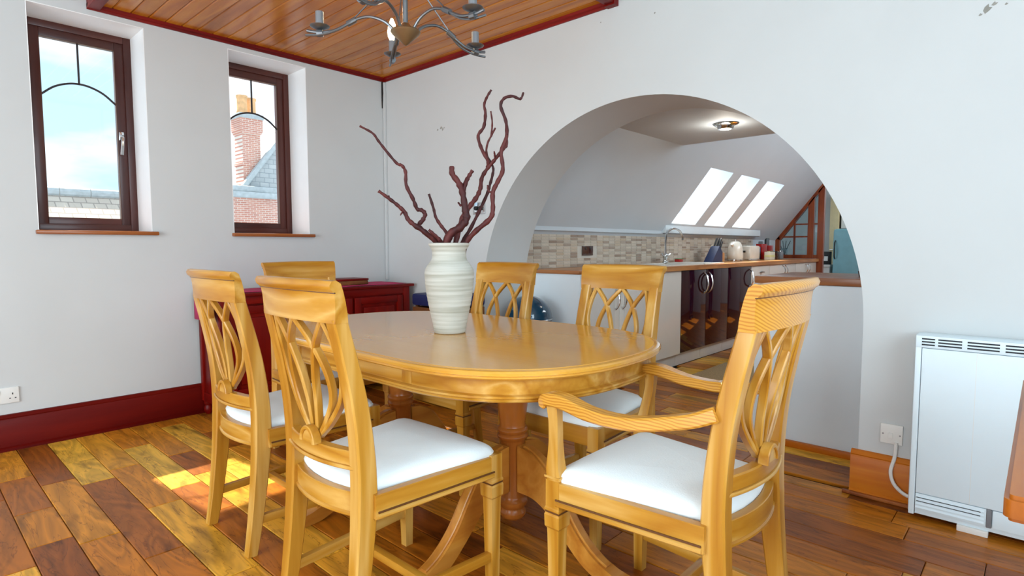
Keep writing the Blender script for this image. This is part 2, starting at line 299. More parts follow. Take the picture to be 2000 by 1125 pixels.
# ------------------------------------------------------------------ helpers: geometry
class MB:
    """collects vertices and faces of one mesh"""
    def __init__(s): s.v = []; s.f = []
    def add(s, vs, fs):
        o = len(s.v); s.v += [tuple(v) for v in vs]; s.f += [tuple(i+o for i in f) for f in fs]; return s
    def box(s, x0, x1, y0, y1, z0, z1):
        return s.add([(x0,y0,z0),(x1,y0,z0),(x1,y1,z0),(x0,y1,z0),(x0,y0,z1),(x1,y0,z1),(x1,y1,z1),(x0,y1,z1)],
                     [(0,3,2,1),(4,5,6,7),(0,1,5,4),(1,2,6,5),(2,3,7,6),(3,0,4,7)])
    def bbox(s, x0, x1, y0, y1, z0, z1, b=.004):
        """box with chamfered vertical and horizontal edges"""
        bm = bmesh.new(); bmesh.ops.create_cube(bm, size=1)
        for v in bm.verts: v.co = Vector((x0+(v.co.x+.5)*(x1-x0), y0+(v.co.y+.5)*(y1-y0), z0+(v.co.z+.5)*(z1-z0)))
        bmesh.ops.bevel(bm, geom=bm.edges[:], offset=b, segments=2, affect='EDGES', profile=.6)
        return s.bm(bm)
    def bm(s, bm):
        bm.verts.index_update(); s.add([v.co[:] for v in bm.verts], [[v.index for v in f.verts] for f in bm.faces]); bm.free(); return s
    def prism(s, poly, axis, a, b):
        """poly: 2-D outline, extruded along axis from a to b. axis x: (y,z); y: (x,z); z: (x,y)"""
        n = len(poly)
        mk = {'x': lambda p, t: (t, p[0], p[1]), 'y': lambda p, t: (p[0], t, p[1]), 'z': lambda p, t: (p[0], p[1], t)}[axis]
        return s.add([mk(p, a) for p in poly] + [mk(p, b) for p in poly],
                     [tuple(range(n))[::-1], tuple(range(n, 2*n))] + [(i, (i+1) % n, n+(i+1) % n, n+i) for i in range(n)])
    def lathe(s, prof, n=32, c=(0, 0, 0), cap=True):
        o = []
        for r, z in prof:
            for k in range(n):
                a = 2*PI*k/n; o.append((c[0]+r*math.cos(a), c[1]+r*math.sin(a), c[2]+z))
        fs = []
        for i in range(len(prof)-1):
            for k in range(n):
                fs.append((i*n+k, i*n+(k+1) % n, (i+1)*n+(k+1) % n, (i+1)*n+k))
        if cap:
            fs.append(tuple(range(n))[::-1]); fs.append(tuple(range((len(prof)-1)*n, len(prof)*n)))
        return s.add(o, fs)
    def sweep(s, path, side, w, h, cham=.15):
        """rectangular bar of width w (along side) and height h along path; w, h may be lists"""
        n = len(path); W = w if isinstance(w, (list, tuple)) else [w]*n; H = h if isinstance(h, (list, tuple)) else [h]*n
        P = [Vector(p) for p in path]; vs = []
        for i in range(n):
            t = (P[min(i+1, n-1)] - P[max(i-1, 0)]).normalized()
            sd = Vector(side[i] if isinstance(side, list) else side); sd = (sd - t*sd.dot(t)).normalized(); nn = t.cross(sd)
            a, b = W[i]/2, H[i]/2; c = min(a, b)*cham*2
            for u, q in ((a-c, b), (a, b-c), (a, -b+c), (a-c, -b), (-a+c, -b), (-a, -b+c), (-a, b-c), (-a+c, b)):
                vs.append(P[i] + sd*u + nn*q)
        fs = []
        for i in range(n-1):
            for k in range(8): fs.append((i*8+k, i*8+(k+1) % 8, (i+1)*8+(k+1) % 8, (i+1)*8+k))
        fs.append(tuple(range(8))[::-1]); fs.append(tuple(range((n-1)*8, n*8)))
        return s.add(vs, fs)
    def tube(s, path, r, n=8):
        m = len(path); R = r if isinstance(r, (list, tuple)) else [r]*m
        P = [Vector(p) for p in path]; vs = []; ref = Vector((.31, .17, .93))
        t0 = (P[1]-P[0]).normalized()
        u = t0.orthogonal().normalized()
        for i in range(m):
            t = (P[min(i+1, m-1)] - P[max(i-1, 0)]).normalized()
            u = (u - t*u.dot(t)).normalized(); w = t.cross(u)
            for k in range(n):
                a = 2*PI*k/n; vs.append(P[i] + u*(R[i]*math.cos(a)) + w*(R[i]*math.sin(a)))
        fs = []
        for i in range(m-1):
            for k in range(n): fs.append((i*n+k, i*n+(k+1) % n, (i+1)*n+(k+1) % n, (i+1)*n+k))
        fs.append(tuple(range(n))[::-1]); fs.append(tuple(range((m-1)*n, m*n)))
        return s.add(vs, fs)
    def build(s, name, mat, parent=None, smooth=35, loc=None):
        me = bpy.data.meshes.new(name); me.from_pydata(s.v, [], s.f); me.update()
        bm = bmesh.new(); bm.from_mesh(me); bmesh.ops.recalc_face_normals(bm, faces=bm.faces[:]); bm.to_mesh(me); bm.free()
        if smooth:
            me.shade_smooth(); me.set_sharp_from_angle(angle=math.radians(smooth))
            for p in me.polygons:
                if len(p.vertices) > 24: p.use_smooth = False
        me.materials.append(MATS[mat])
        o = bpy.data.objects.new(name, me); C.objects.link(o)
        if parent is not None: o.parent = parent
        if loc is not None: o.location = loc
        return o
def spline(pts, n=6):
    """Catmull-Rom through points"""
    P = [Vector(p) for p in pts]; out = []
    for i in range(len(P)-1):
        p0 = P[i-1] if i else P[0]*2-P[1]; p1 = P[i]; p2 = P[i+1]; p3 = P[i+2] if i+2 < len(P) else P[-1]*2-P[-2]
        for k in range(n):
            t = k/n
            out.append(.5*((2*p1) + (p2-p0)*t + (2*p0-5*p1+4*p2-p3)*t*t + (3*p1-p0-3*p2+p3)*t**3))
    out.append(P[-1]); return out
def lerp_list(vals, n):
    out = []
    m = len(vals)-1
    for i in range(n):
        t = i/(n-1)*m; k = min(int(t), m-1); out.append(vals[k]+(vals[k+1]-vals[k])*(t-k))
    return out
def tag(o, label, cat, group=None, kind=None):
    o['label'] = label; o['category'] = cat
    if group: o['group'] = group
    if kind: o['kind'] = kind
    return o
def thing(name, label, cat, loc=(0, 0, 0), rz=0, group=None):
    o = bpy.data.objects.new(name, None); C.objects.link(o); o.location = loc; o.rotation_euler = (0, 0, rz)
    o.empty_display_size = .05
    return tag(o, label, cat, group)
def struct(o, label=None):
    o['kind'] = 'structure'
    if label: o['label'] = label
    return o
def struct_empty(name, label, loc=(0, 0, 0)):
    o = bpy.data.objects.new(name, None); C.objects.link(o); o.location = loc; o.empty_display_size = .05
    return struct(o, label)

# ------------------------------------------------------------------ setting: shell of the dining room
XL, YW, YB = -4.125, 2.907, 3.35          # window wall, arch wall front, arch wall back
XR, YN, ZC = 1.6, -3.1, 2.62              # right wall, near wall, plaster ceiling
ZW = 2.505                                # underside of the board ceiling
# floor base and boards
fl = MB().box(XL-.3, XR+.1, YN-.1, 12.0, -.12, -.014).build('floor', 'dark_gap', smooth=0)
struct(fl, 'floor of mixed reclaimed wooden boards')
def plank(x0, x1, y0, y1):
    g = .0012; dz = random.uniform(-.0008, .0008); b = .003
    cx, cy = (x0+x1)/2, (y0+y1)/2; a, c = (x1-x0)/2-g, (y1-y0)/2-g
    m = MB()
    vs = []
    for z, i in ((-.014, 0), (-.002, 0), (0, b)):
        vs += [(-a+i, -c+i, z), (a-i, -c+i, z), (a-i, c-i, z), (-a+i, c-i, z)]
    fs = [(8, 9, 10, 11)]
    for r in (0, 4):
        for k in range(4): fs.append((r+k, r+(k+1) % 4, r+4+(k+1) % 4, r+4+k))
    m.add(vs, fs)
    return m.build('floor_board', 'floor_board', fl, smooth=0, loc=(cx, cy, dz))
PW = .132
rows = int((5.6-.06)/PW)
def lay(y0, y1, xa, xb, rnd):
    x = xa - rnd.uniform(0, .7)
    while x < xb:
        L = rnd.choice((.38, .5, .62, .78, .95, 1.15))
        a, b = max(x, xa), min(x+L, xb)
        if xb-b < .12: b = xb
        if b-a > .1: plank(a, b, y0, y1)
        x = b if b == xb else x+L
        if b == xb: break
rnd = random.Random(11)
y = .04
while y < 2.90:
    xa, xb = XL+.0, -.0 + min(.5, y*.25)
    lay(y, min(y+PW, 2.907), xa, xb, rnd); y += PW
lay(y, 3.10, -2.955, -.575, rnd)
y = 3.10
while y < 3.34: lay(y, y+.125, -2.955, -.575, rnd); y += .125
y = 3.35
while y < 6.0: lay(y, y+PW, -2.47, -.3, rnd); y += PW
yk = y
# boards of the remaining floor that are not told apart in the picture: one joined piece
m = MB()
def lay_joined(y0, y1, xa, xb):
    yy = y0
    while yy < y1-.02:
        x = xa - rnd.uniform(0, .6)
        while x < xb:
            L = rnd.choice((.7, 1.0, 1.3)); a, b = max(x, xa), min(x+L, xb)
            if b-a > .02: m.box(a+.001, b-.001, yy+.001, min(yy+PW, y1)-.001, -.014, 0)
            x += L
        yy += PW
lay_joined(YN, .04, XL, XR); lay_joined(yk, 11.5, -2.47, .6)
yy = .04
while yy < 2.90:
    m.box(min(.5, yy*.25)+.001, XR, yy+.001, min(yy+PW, 2.907)-.001, -.014, 0); yy += PW
lay_joined(3.35, yk, -.3, .6)
rest = m.build('floor_board_rest', 'floor_board', fl, smooth=0); rest['kind'] = 'stuff'

# window wall with two deep recesses
WINS = [(.589, 1.150), (1.645, 2.207)]; WZ0, WZ1, WD = 1.203, 2.445, .27
def wall_left():
    m = MB(); ys = [YN, WINS[0][0], WINS[0][1], WINS[1][0], WINS[1][1], YB]; zs = [0, WZ0, WZ1, 2.75]
    for i in range(5):
        for j in range(3):
            if i in (1, 3) and j == 1: continue
            m.box(XL-.36, XL, ys[i], ys[i+1], zs[j], zs[j+1])
    w = m.build('wall_left', 'wall_white', smooth=0)
    return struct(w, 'white plastered wall with two deep window recesses')
wall_left()
def window(idx, y0, y1, label):
    root = struct_empty('window_%d' % idx, label, (0, 0, 0)); tag(root, label, 'window', kind='structure')
    xf = XL-WD; F, S = .045, .052
    def ring(name, ya, yb, za, zb, t, xa, xb):
        parts = []
        parts.append(MB().bbox(xa, xb, ya, ya+t, za, zb, .004).build(name, 'window_brown_z', root))
        parts.append(MB().bbox(xa, xb, yb-t, yb, za, zb, .004).build(name, 'window_brown_z', root))
        parts.append(MB().bbox(xa, xb, ya+t, yb-t, za, za+t, .004).build(name, 'window_brown_y', root))
        parts.append(MB().bbox(xa, xb, ya+t, yb-t, zb-t, zb, .004).build(name, 'window_brown_y', root))
    zb = WZ0+.002
    ring('frame_rail', y0, y1, zb, WZ1, F, xf-.07, xf)
    ring('sash_rail', y0+F-.004, y1-F+.004, zb+F-.014, WZ1-F+.004, S, xf-.06, xf-.012)
    g0, g1, gz0, gz1 = y0+F+S-.008, y1-F-S+.008, zb+F+S-.018, WZ1-F-S+.008
    xg = xf-.035
    MB().box(xf-.0, XL, y1-.004, y1, WZ0+.001, WZ1).build('window_reveal', 'reveal_lit_white', root, smooth=0)  # thin liners added to hold the painted-in brightness of the recess
    MB().box(xf-.0, XL, y0, y0+.004, WZ0+.001, WZ1).build('window_reveal', 'reveal_lit_white', root, smooth=0)
    MB().box(xf-.0, XL, y0+.004, y1-.004, WZ1-.004, WZ1).build('window_reveal', 'reveal_lit_white', root, smooth=0)
    MB().box(xg-.004, xg+.004, g0-.01, g1+.01, gz0-.01, gz1+.01).build('pane', 'pane_glass', root, smooth=0)
    # glazing beads
    for a, b, c, d in ((g0, g0+.006, gz0, gz1), (g1-.006, g1, gz0, gz1), (g0, g1, gz0, gz0+.006), (g0, g1, gz1-.006, gz1)):
        MB().box(xg+.004, xf-.014, a, b, c, d).build('glazing_bead', 'bead', root, smooth=0)
    yc = (g0+g1)/2; zt = 2.108; ze = 2.018
    arc = spline([(xg+.008, g0, ze-.006), (xg+.008, g0+(yc-g0)*.35, ze+.052), (xg+.008, g0+(yc-g0)*.7, zt-.008), (xg+.008, yc, zt),
                  (xg+.008, yc+(g1-yc)*.3, zt-.008), (xg+.008, yc+(g1-yc)*.65, ze+.052), (xg+.008, g1, ze-.006)], 5)
    MB().sweep(arc, (1, 0, 0), .010, .011).build('glazing_arch', 'lead_bar', root)
    MB().sweep([(xg+.008, yc, zt), (xg+.008, yc, gz1)], (1, 0, 0), .010, .010).build('glazing_bar', 'lead_bar', root)
    if idx == 1:
        hy = y1-F-.03
        h = MB().bbox(xf-.012, xf-.002, hy-.014, hy+.014, 1.79, 1.845, .004).build('handle', 'chrome', root)
        MB().sweep(spline([(xf+.0, hy, 1.815), (xf+.02, hy, 1.815), (xf+.03, hy-.002, 1.80), (xf+.032, hy-.006, 1.75), (xf+.03, hy-.01, 1.695)], 4), (0, 1, 0), [.016]*17, [.014]*17, .3).build('lever', 'chrome', h)
    MB().bbox(xf-.0, XL+.035, y0-.012, y1+.028, WZ0-.022, WZ0+.001, .005).build('window_sill', 'sill_wood', root)
window(1, *WINS[0], 'tall brown framed window with chrome handle over the bare wall')
window(2, *WINS[1], 'tall brown framed window with chimney outside, nearer the corner')

# skirting boards
def skirting(name, prof, axis, a, b, mat, at, sgn, label):
    """prof: (depth, z) outline"""
    m = MB(); poly = [(at+sgn*d, z) for d, z in prof]
    m.prism(poly, axis, a, b)
    return struct(m.build(name, mat), label)
SKP = [(0, 0), (.034, 0), (.034, .012), (.026, .02), (.022, .022), (.022, .165), (.018, .175), (.020, .180), (.010, .195), (0, .198)]
def flip(p): return p
m = MB(); m.prism([(XL+d, z) for d, z in SKP], 'y', YN, YW)
struct(m.build('baseboard_left', 'skirting_red_y'), 'tall dark red skirting board under the windows')
m = MB(); m.prism([(YW-d, z) for d, z in SKP], 'x', -.600, XR)
sk = struct(m.build('baseboard_right', 'skirting_orange_x'), 'short orange-brown skirting board end behind the white heater')
m = MB(); m.prism([(0, 0), (.022, 0), (.022, .006), (.012, .018), (0, .020)], 'x', -.615, -.37)
MB().sweep([(-.622, YW-.042, .008), (-.37, YW-.042, .008)], (0, 1, 0), .022, .016, .3).build('floor_bead', 'sill_wood', sk)
m = MB(); m.prism([(YW-d, z) for d, z in SKP], 'x', XL, -2.955)
struct(m.build('baseboard_back', 'mahogany_x'), 'red skirting board between sideboard corner and the arch')

# arch wall
AX, AZ, AR = -1.765, .755, 1.19
def arch_wall():
    m = MB(); N = 72; ZT = 2.75
    arc = [(AX - AR, 0), ] + [(AX - AR*math.cos(PI*k/N), AZ + AR*math.sin(PI*k/N)) for k in range(N+1)] + [(AX + AR, 0)]
    for yy in (YW, YB):
        m.add([(XL-.36, yy, 0), (AX-AR, yy, 0), (AX-AR, yy, AZ), (AX-AR, yy, ZT), (XL-.36, yy, ZT)], [(0, 1, 2, 3, 4)])
        m.add([(AX+AR, yy, 0), (XR+.1, yy, 0), (XR+.1, yy, ZT), (AX+AR, yy, ZT), (AX+AR, yy, AZ)], [(0, 1, 2, 3, 4)])
        for k in range(1, N+1):
            a, b = arc[k], arc[k+1]
            m.add([(a[0], yy, a[1]), (b[0], yy, b[1]), (b[0], yy, ZT), (a[0], yy, ZT)], [(0, 1, 2, 3)])
    for k in range(len(arc)-1):
        a, b = arc[k], arc[k+1]
        m.add([(a[0], YW, a[1]), (b[0], YW, b[1]), (b[0], YB, b[1]), (a[0], YB, a[1])], [(0, 1, 2, 3)])
    me = bpy.data.meshes.new('wall_right'); me.from_pydata(m.v, [], m.f)
    bm = bmesh.new(); bm.from_mesh(me); bmesh.ops.remove_doubles(bm, verts=bm.verts[:], dist=1e-5)
    bmesh.ops.recalc_face_normals(bm, faces=bm.faces[:]); bm.to_mesh(me); bm.free()
    me.shade_smooth(); me.set_sharp_from_angle(angle=math.radians(30)); me.materials.append(MATS['wall_white'])
    o = bpy.data.objects.new('wall_right', me); C.objects.link(o)
    return struct(o, 'white wall with wide round arch opening to the kitchen')
wr = arch_wall()
# flaked paint on the arch wall
def flake(x, z, pts, s=1):
    poly = [(x+a*s, z+b*s) for a, b in pts]
    MB().prism(poly, 'y', YW-.0012, YW+.001).build('paint_flake', 'flake', wr, smooth=0)
F1 = [(-.010, -.004), (-.002, -.008), (.006, -.005), (.012, .002), (.004, .003), (.002, .009), (-.004, .004)]
flake(-3.445, 1.995, F1, .8); flake(-3.405, 2.005, F1, 1.3); flake(-3.385, 1.99, [(b, a) for a, b in F1], 1.1); flake(-3.37, 2.0, F1, .6)
flake(-.205, 2.005, [(b, a) for a, b in F1], 1.6); flake(-.185, 2.02, F1, .9); flake(-.225, 1.99, F1, .6); flake(-.15, 2.01, F1, .5)
flake(-1.62, 2.37, F1, .5); flake(-1.97, 2.41, F1, .4)
# corner conduit
cd = MB().bbox(XL+.004, XL+.026, YW-.022, YW-.001, .83, 2.47, .003).build('trim_1', 'wall_white'); struct(cd, 'narrow white cable conduit running up the room corner')
MB().prism([(XL+.0005, 2.49), (XL+.012, 2.47), (XL+.015, 2.38), (XL+.006, 2.30), (XL+.002, 2.26), (XL+.0, 2.35)], 'y', YW-.030, YW-.022).build('crack', 'dark_gap', cd, smooth=0)

# other walls (behind the camera), with glazed openings where the daylight comes in
m = MB()
m.box(XL-.3, -3.1, YN-.1, YN, 0, 2.75); m.box(.3, XR+.1, YN-.1, YN, 0, 2.75); m.box(-3.1, .3, YN-.1, YN, 2.4, 2.75); m.box(-3.1, .3, YN-.1, YN, 0, .3)
struct(m.build('wall_near', 'wall_white', smooth=0), 'white wall behind the viewer with wide glazed opening')
m = MB(); m.box(XR, XR+.1, YN, -1.1, 0, 2.75); m.box(XR, XR+.1, 1.5, YB, 0, 2.75); m.box(XR, XR+.1, -1.1, 1.5, 0, .65); m.box(XR, XR+.1, -1.1, 1.5, 2.35, 2.75)
struct(m.build('wall_side', 'wall_white', smooth=0), 'white side wall with wide window opening')
# ceiling: plaster slab, board panel, red trim
ce = MB().box(XL-.3, XR+.1, YN-.1, YB, ZC, ZC+.1).build('ceiling', 'wall_white', smooth=0); struct(ce, 'ceiling with varnished pine boards at the window corner')
CX1, CY0 = -1.885, .895
y = CY0; k = 0
while y < YW-.02:
    b = min(y+.0925, YW); t = .006
    m = MB(); prof = [(y+.0008, ZW+.020), (y+.0008, ZW+t), (y+t, ZW), (b-t, ZW), (b-.0008, ZW+t), (b-.0008, ZW+.020)]
    L2 = (CX1-XL)/2
    m.prism([(p[0]-(y+b)/2, p[1]) for p in prof], 'x', -L2, L2)
    m.build('ceiling_board', 'ceiling_pine', ce, smooth=0, loc=((CX1+XL)/2, (y+b)/2, 0)); y = b
MB().box(XL, CX1, CY0, YW, ZW+.012, ZC).build('ceiling_backing', 'dark_gap', ce, smooth=0)
TP = [(0, 2.475), (.010, 2.475), (.014, 2.487), (.026, 2.492), (.032, 2.506), (0, 2.506)]
m = MB(); m.prism([(XL+d, z) for d, z in TP], 'y', CY0-.03, YW); struct(m.build('trim_2', 'mahogany_y'), 'dark red ceiling moulding above the windows')
m = MB(); m.prism([(YW-d, z) for d, z in TP], 'x', XL, CX1+.03); t3 = struct(m.build('trim_3', 'mahogany_x'), 'dark red ceiling moulding above the arch wall')
MB().box(CX1-.035, CX1+.035, YW-.045, YW-.0, 2.470, 2.51).build('end_block', 'mahogany_x', t3, smooth=0)
struct(MB().bbox(CX1-.03, CX1+.03, CY0-.03, YW, 2.478, ZC, .004).build('trim_4', 'mahogany_y'), 'dark red beam edging the board ceiling toward the heater side')
struct(MB().bbox(XL, CX1+.03, CY0-.03, CY0+.03, 2.478, ZC, .004).build('trim_5', 'mahogany_x'), 'dark red beam edging the board ceiling toward the viewer')

# ------------------------------------------------------------------ setting: kitchen shell
XT, YE, YK = -3.0, 4.80, 9.15
A = math.radians(52); ct, st = math.cos(A), math.sin(A)
def slope_pt(s, y, d=0):   # s along the slope from z=1.2, d outward
    return (XT + s*ct - d*st, y, 1.2 + s*st + d*ct)
def s_of_z(z): return (z-1.2)/st
SKY = [(5.585, 6.145), (6.375, 6.92), (7.175, 7.77)]; S0, S1 = s_of_z(1.348), s_of_z(1.882)
def kitchen_roof():
    m = MB(); ys = [YB, YE, SKY[0][0], SKY[0][1], SKY[1][0], SKY[1][1], SKY[2][0], SKY[2][1], YK]
    ss = [0, S0, S1, s_of_z(1.99), s_of_z(2.9)]
    for i in range(len(ys)-1):
        for j in range(4):
            if i in (2, 4, 6) and j == 1: continue
            if i == 0 and j == 3: continue
            m.add([slope_pt(ss[j], ys[i]), slope_pt(ss[j], ys[i+1]), slope_pt(ss[j+1], ys[i+1]), slope_pt(ss[j+1], ys[i])], [(0, 1, 2, 3)])
    D = .33
    for a, b in SKY:   # wells
        q = lambda s, yy, d: slope_pt(s, yy, d)
        for A1, A2 in (((S0, a), (S1, a)), ((S0, b), (S1, b)), ((S0, a), (S0, b)), ((S1, a), (S1, b))):
            m.add([q(A1[0], A1[1], 0), q(A2[0], A2[1], 0), q(A2[0], A2[1], D), q(A1[0], A1[1], D)], [(0, 1, 2, 3)])
    # low flat ceiling and upstand, high ceiling
    xe = slope_pt(s_of_z(1.99), 0)[0]
    m.add([(xe, YB, 1.99), (.7, YB, 1.99), (.7, YE, 1.99), (xe, YE, 1.99)], [(0, 1, 2, 3)])
    xh = slope_pt(s_of_z(2.9), 0)[0]
    m.add([(xe, YE, 1.99), (.7, YE, 1.99), (.7, YE, 2.9), (xh, YE, 2.9)], [(0, 1, 2, 3)])
    m.add([(xh, YE, 2.9), (.7, YE, 2.9), (.7, 12, 2.9), (xh, 12, 2.9)], [(0, 1, 2, 3)])
    o = m.build('ceiling_kitchen', 'kitchen_white', smooth=0)
    return struct(o, 'white sloping kitchen ceiling with skylight wells')
kitchen_roof()
for i, (a, b) in enumerate(SKY):
    lab = ('skylight nearest the arch in the sloping kitchen ceiling', 'middle one of three narrow kitchen skylights', 'skylight nearest the timber screen')[i]
    r = struct_empty('window_%d' % (i+3), lab); tag(r, lab, 'skylight', kind='structure')
    m = MB(); v = [slope_pt(S0, a, .325), slope_pt(S0, b, .325), slope_pt(S1, b, .325), slope_pt(S1, a, .325)]; w = [slope_pt(S0, a, .335), slope_pt(S0, b, .335), slope_pt(S1, b, .335), slope_pt(S1, a, .335)]
    m.add(v+w, [(0, 1, 2, 3), (4, 5, 6, 7), (0, 1, 5, 4), (1, 2, 6, 5), (2, 3, 7, 6), (3, 0, 4, 7)]).build('pane', 'pane_glass', r, smooth=0)
    for (p, q) in ((slope_pt(S0, a, .315), slope_pt(S0, b, .315)), (slope_pt(S1, a, .315), slope_pt(S1, b, .315)), (slope_pt(S0, a, .315), slope_pt(S1, a, .315)), (slope_pt(S0, b, .315), slope_pt(S1, b, .315))):
        MB().sweep([p, q], (-st, 0, ct), .03, .035).build('frame_rail', 'plastic_white', r)
m = MB(); m.box(XT-.12, XT, YB, YK, 0, 1.27)
wk = struct(m.build('wall_kitchen', 'kitchen_white', smooth=0), 'low white kitchen wall behind the worktop')
MB().box(XT, XT+.055, YB, 5.52, 1.238, 1.305).build('wall_ledge', 'kitchen_white', wk, smooth=0)
lg = MB().bbox(XT, XT+.10, 5.50, 8.20, 1.248, 1.346, .004).build('skylight_ledge', 'panel_white', wk)
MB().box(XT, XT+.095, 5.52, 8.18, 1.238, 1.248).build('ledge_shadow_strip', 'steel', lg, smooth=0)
MB().tube(spline([(XT+.012, 5.50, 1.235), (XT+.012, 5.485, 1.30), (XT+.06, 5.52, 1.345), (XT+.13, 5.62, 1.40)], 5), .004, 6).build('cable', 'grey_plastic', wk)
# timber and glass screen at the far end, wall below it and round the doorway
m = MB(); m.box(XT-.1, -2.36, YK, YK+.08, 0, .88); m.box(-1.3, .7, YK, YK+.08, 0, 2.9); m.box(-2.36, -1.3, YK, YK+.08, 2.06, 2.9)
m.prism([(XT-.1, 1.26), (XT, 1.26), (-2.36, 2.06), (-2.36, 2.9), (XT-.1, 2.9)], 'y', YK, YK+.08)
struct(m.build('wall_far', 'kitchen_white', smooth=0), 'white end wall of the kitchen around the doorway')
m = MB(); m.box(.6, .7, YB, 12, 0, 2.9); struct(m.build('wall_kitchen_side', 'kitchen_white', smooth=0), 'white side wall of the kitchen')
m = MB(); m.box(-4.2, .7, 11.6, 11.7, 0, 2.9); m.box(-4.2, -4.1, YK, 11.7, 0, 2.9); m.box(-4.2, -1.8, YK+.08, 12, 2.9, 3.0)
struct(m.build('wall_beyond', 'wall_white', smooth=0), 'white wall of the room beyond the kitchen')

# half-height panels standing in the arch
lp = MB().box(-2.950, -2.428, YB+.001, YB+.04, 0, .905).build('half_wall', 'panel_white', smooth=0); tag(lp, 'white half-height panel left of the kitchen opening, behind the teal bin', 'panel')
rp = MB().box(-1.20, -.50, YB+.001, YB+.04, 0, .895).build('half_wall', 'panel_white', smooth=0); tag(rp, 'white half-height panel in the arch beside the heater wall', 'panel')
MB().bbox(-1.21, -.574, YB-.028, YB+.002, 0, .035, .006).build('base_strip', 'skirting_orange_x', rp)

# ------------------------------------------------------------------ kitchen units
def bow_handle(parent, x, y, z0, z1, r=.007, d=.035, mat='chrome'):
    pts = spline([(x, y, z0), (x+d*.7, y, z0+(z1-z0)*.18), (x+d, y, (z0+z1)/2), (x+d*.7, y, z1-(z1-z0)*.18), (x, y, z1)], 5)
    MB().tube(pts, r, 8).build('handle', mat, parent)
XF = -2.42
def unit(name, label, y0, y1, kind, group=None):
    t = thing(name, label, 'cabinet', (0, 0, 0), group=group)
    MB().box(XT+.02, XF-.022, y0+.001, y1-.001, .12, .888 if kind != 'dark' else .74).build('body', 'cabinet_white' if kind != 'dark' else 'plinth_white', t, smooth=0)
    MB().bbox(XF-.065, XF-.05, y0+.002, y1-.002, .004, .12, .002).build('plinth', 'plinth_white', t)
    return t
# two shaded doors beside the opening
for i, (a, b, l) in enumerate(((3.40, 3.86, 'white base cabinet right behind the left half-wall'), (3.86, 4.32, 'white base cabinet between fridge door and left half-wall'))):
    t = unit('base_cabinet', l, a, b, 'white'); d = MB().bbox(XF-.02, XF, a+.003, b-.003, .125, .885, .003).build('door', 'cabinet_white', t)
    MB().bbox(XF, XF+.004, a+.07, b-.07, .22, .79, .003).build('door_panel', 'plinth_white', d)
    bow_handle(d, XF, b-.05 if i == 0 else a+.05, .62, .78)
t = unit('fridge_cabinet', 'tall plain white integrated fridge door left of the dark doors', 4.32, 4.90, 'white')
d = MB().bbox(XF-.02, XF, 4.323, 4.897, .125, .885, .003).build('door', 'cabinet_white', t)
MB().bbox(XF, XF+.012, 4.40, 4.52, .815, .835, .004).build('handle', 'grey_plastic', d)
for a, b, hy, l in ((4.90, 5.425, 5.375, 'glossy dark plum cabinet door next to the white fridge door'), (5.425, 5.955, 5.475, 'glossy dark plum cabinet door, middle of the three'), (5.955, 6.60, 6.55, 'glossy dark plum appliance door next to the white drawers')):
    t = unit('dark_cabinet', l, a, b, 'dark', 'glossy dark kitchen doors')
    d = MB().bbox(XF-.02, XF, a+.003, b-.003, .132, .885, .003).build('door', 'cabinet_dark', t)
    bow_handle(d, XF, hy, .655, .855, .008, .045)
def drawers(a, b, nd, l, cup):
    t = unit('drawer_cabinet', l, a, b, 'white'); hh = [(.715, .885), (.43, .71), (.125, .425)]
    for z0, z1 in hh:
        d = MB().bbox(XF-.02, XF, a+.003, b-.003, z0, z1, .003).build('drawer', 'cabinet_white', t)
        if cup:
            MB().lathe([(.0, 0), (.035, .004), (.04, .012), (.0, .02)], 12, (0, 0, 0), cap=False).build('handle', 'steel', d, loc=(XF+.006, (a+b)/2, (z0+z1)/2))
        else:
            bow_handle(d, XF, (a+b)/2-.05, z0+.03, z1-.02, .006); bow_handle(d, XF, (a+b)/2+.05, z0+.03, z1-.02, .006)
drawers(6.60, 7.20, 3, 'white drawer cabinet with cup handle right of the dark doors', True)
drawers(7.20, 8.18, 3, 'white drawer cabinet with bar handles, second from the timber screen', False)
drawers(8.18, 9.10, 3, 'white drawer cabinet with bar handles, right against the timber screen', False)
# worktop with sink cut-out
SY0, SY1 = 4.95, 5.95
m = MB(); m.box(XT, XF+.028, 3.395, SY0, .889, .930); m.box(XT, XF+.028, SY1, 9.14, .889, .930); m.box(XT, XT+.08, SY0, SY1, .889, .930); m.box(XF-.07, XF+.028, SY0, SY1, .889, .930)
wt = m.build('worktop', 'worktop_wood', smooth=0); tag(wt, 'long butcher-block worktop along the tiled kitchen wall', 'worktop')
wl = MB().bbox(XT+.05, XF-.008, YB-.012, 3.394, .906, .934, .004).build('worktop_end', 'worktop_wood_x'); tag(wl, 'thin wooden capping on the left white half-wall', 'worktop')
wr2 = MB().bbox(-1.205, .55, YB-.012, 4.02, .897, .937, .005).build('peninsula_worktop', 'worktop_wood_x'); tag(wr2, 'dark wooden peninsula worktop on the right white half-wall', 'worktop')
MB().box(-1.12, .55, YB+.045, 3.95, .12, .896).build('peninsula_carcass', 'cabinet_white', wr2, smooth=0)
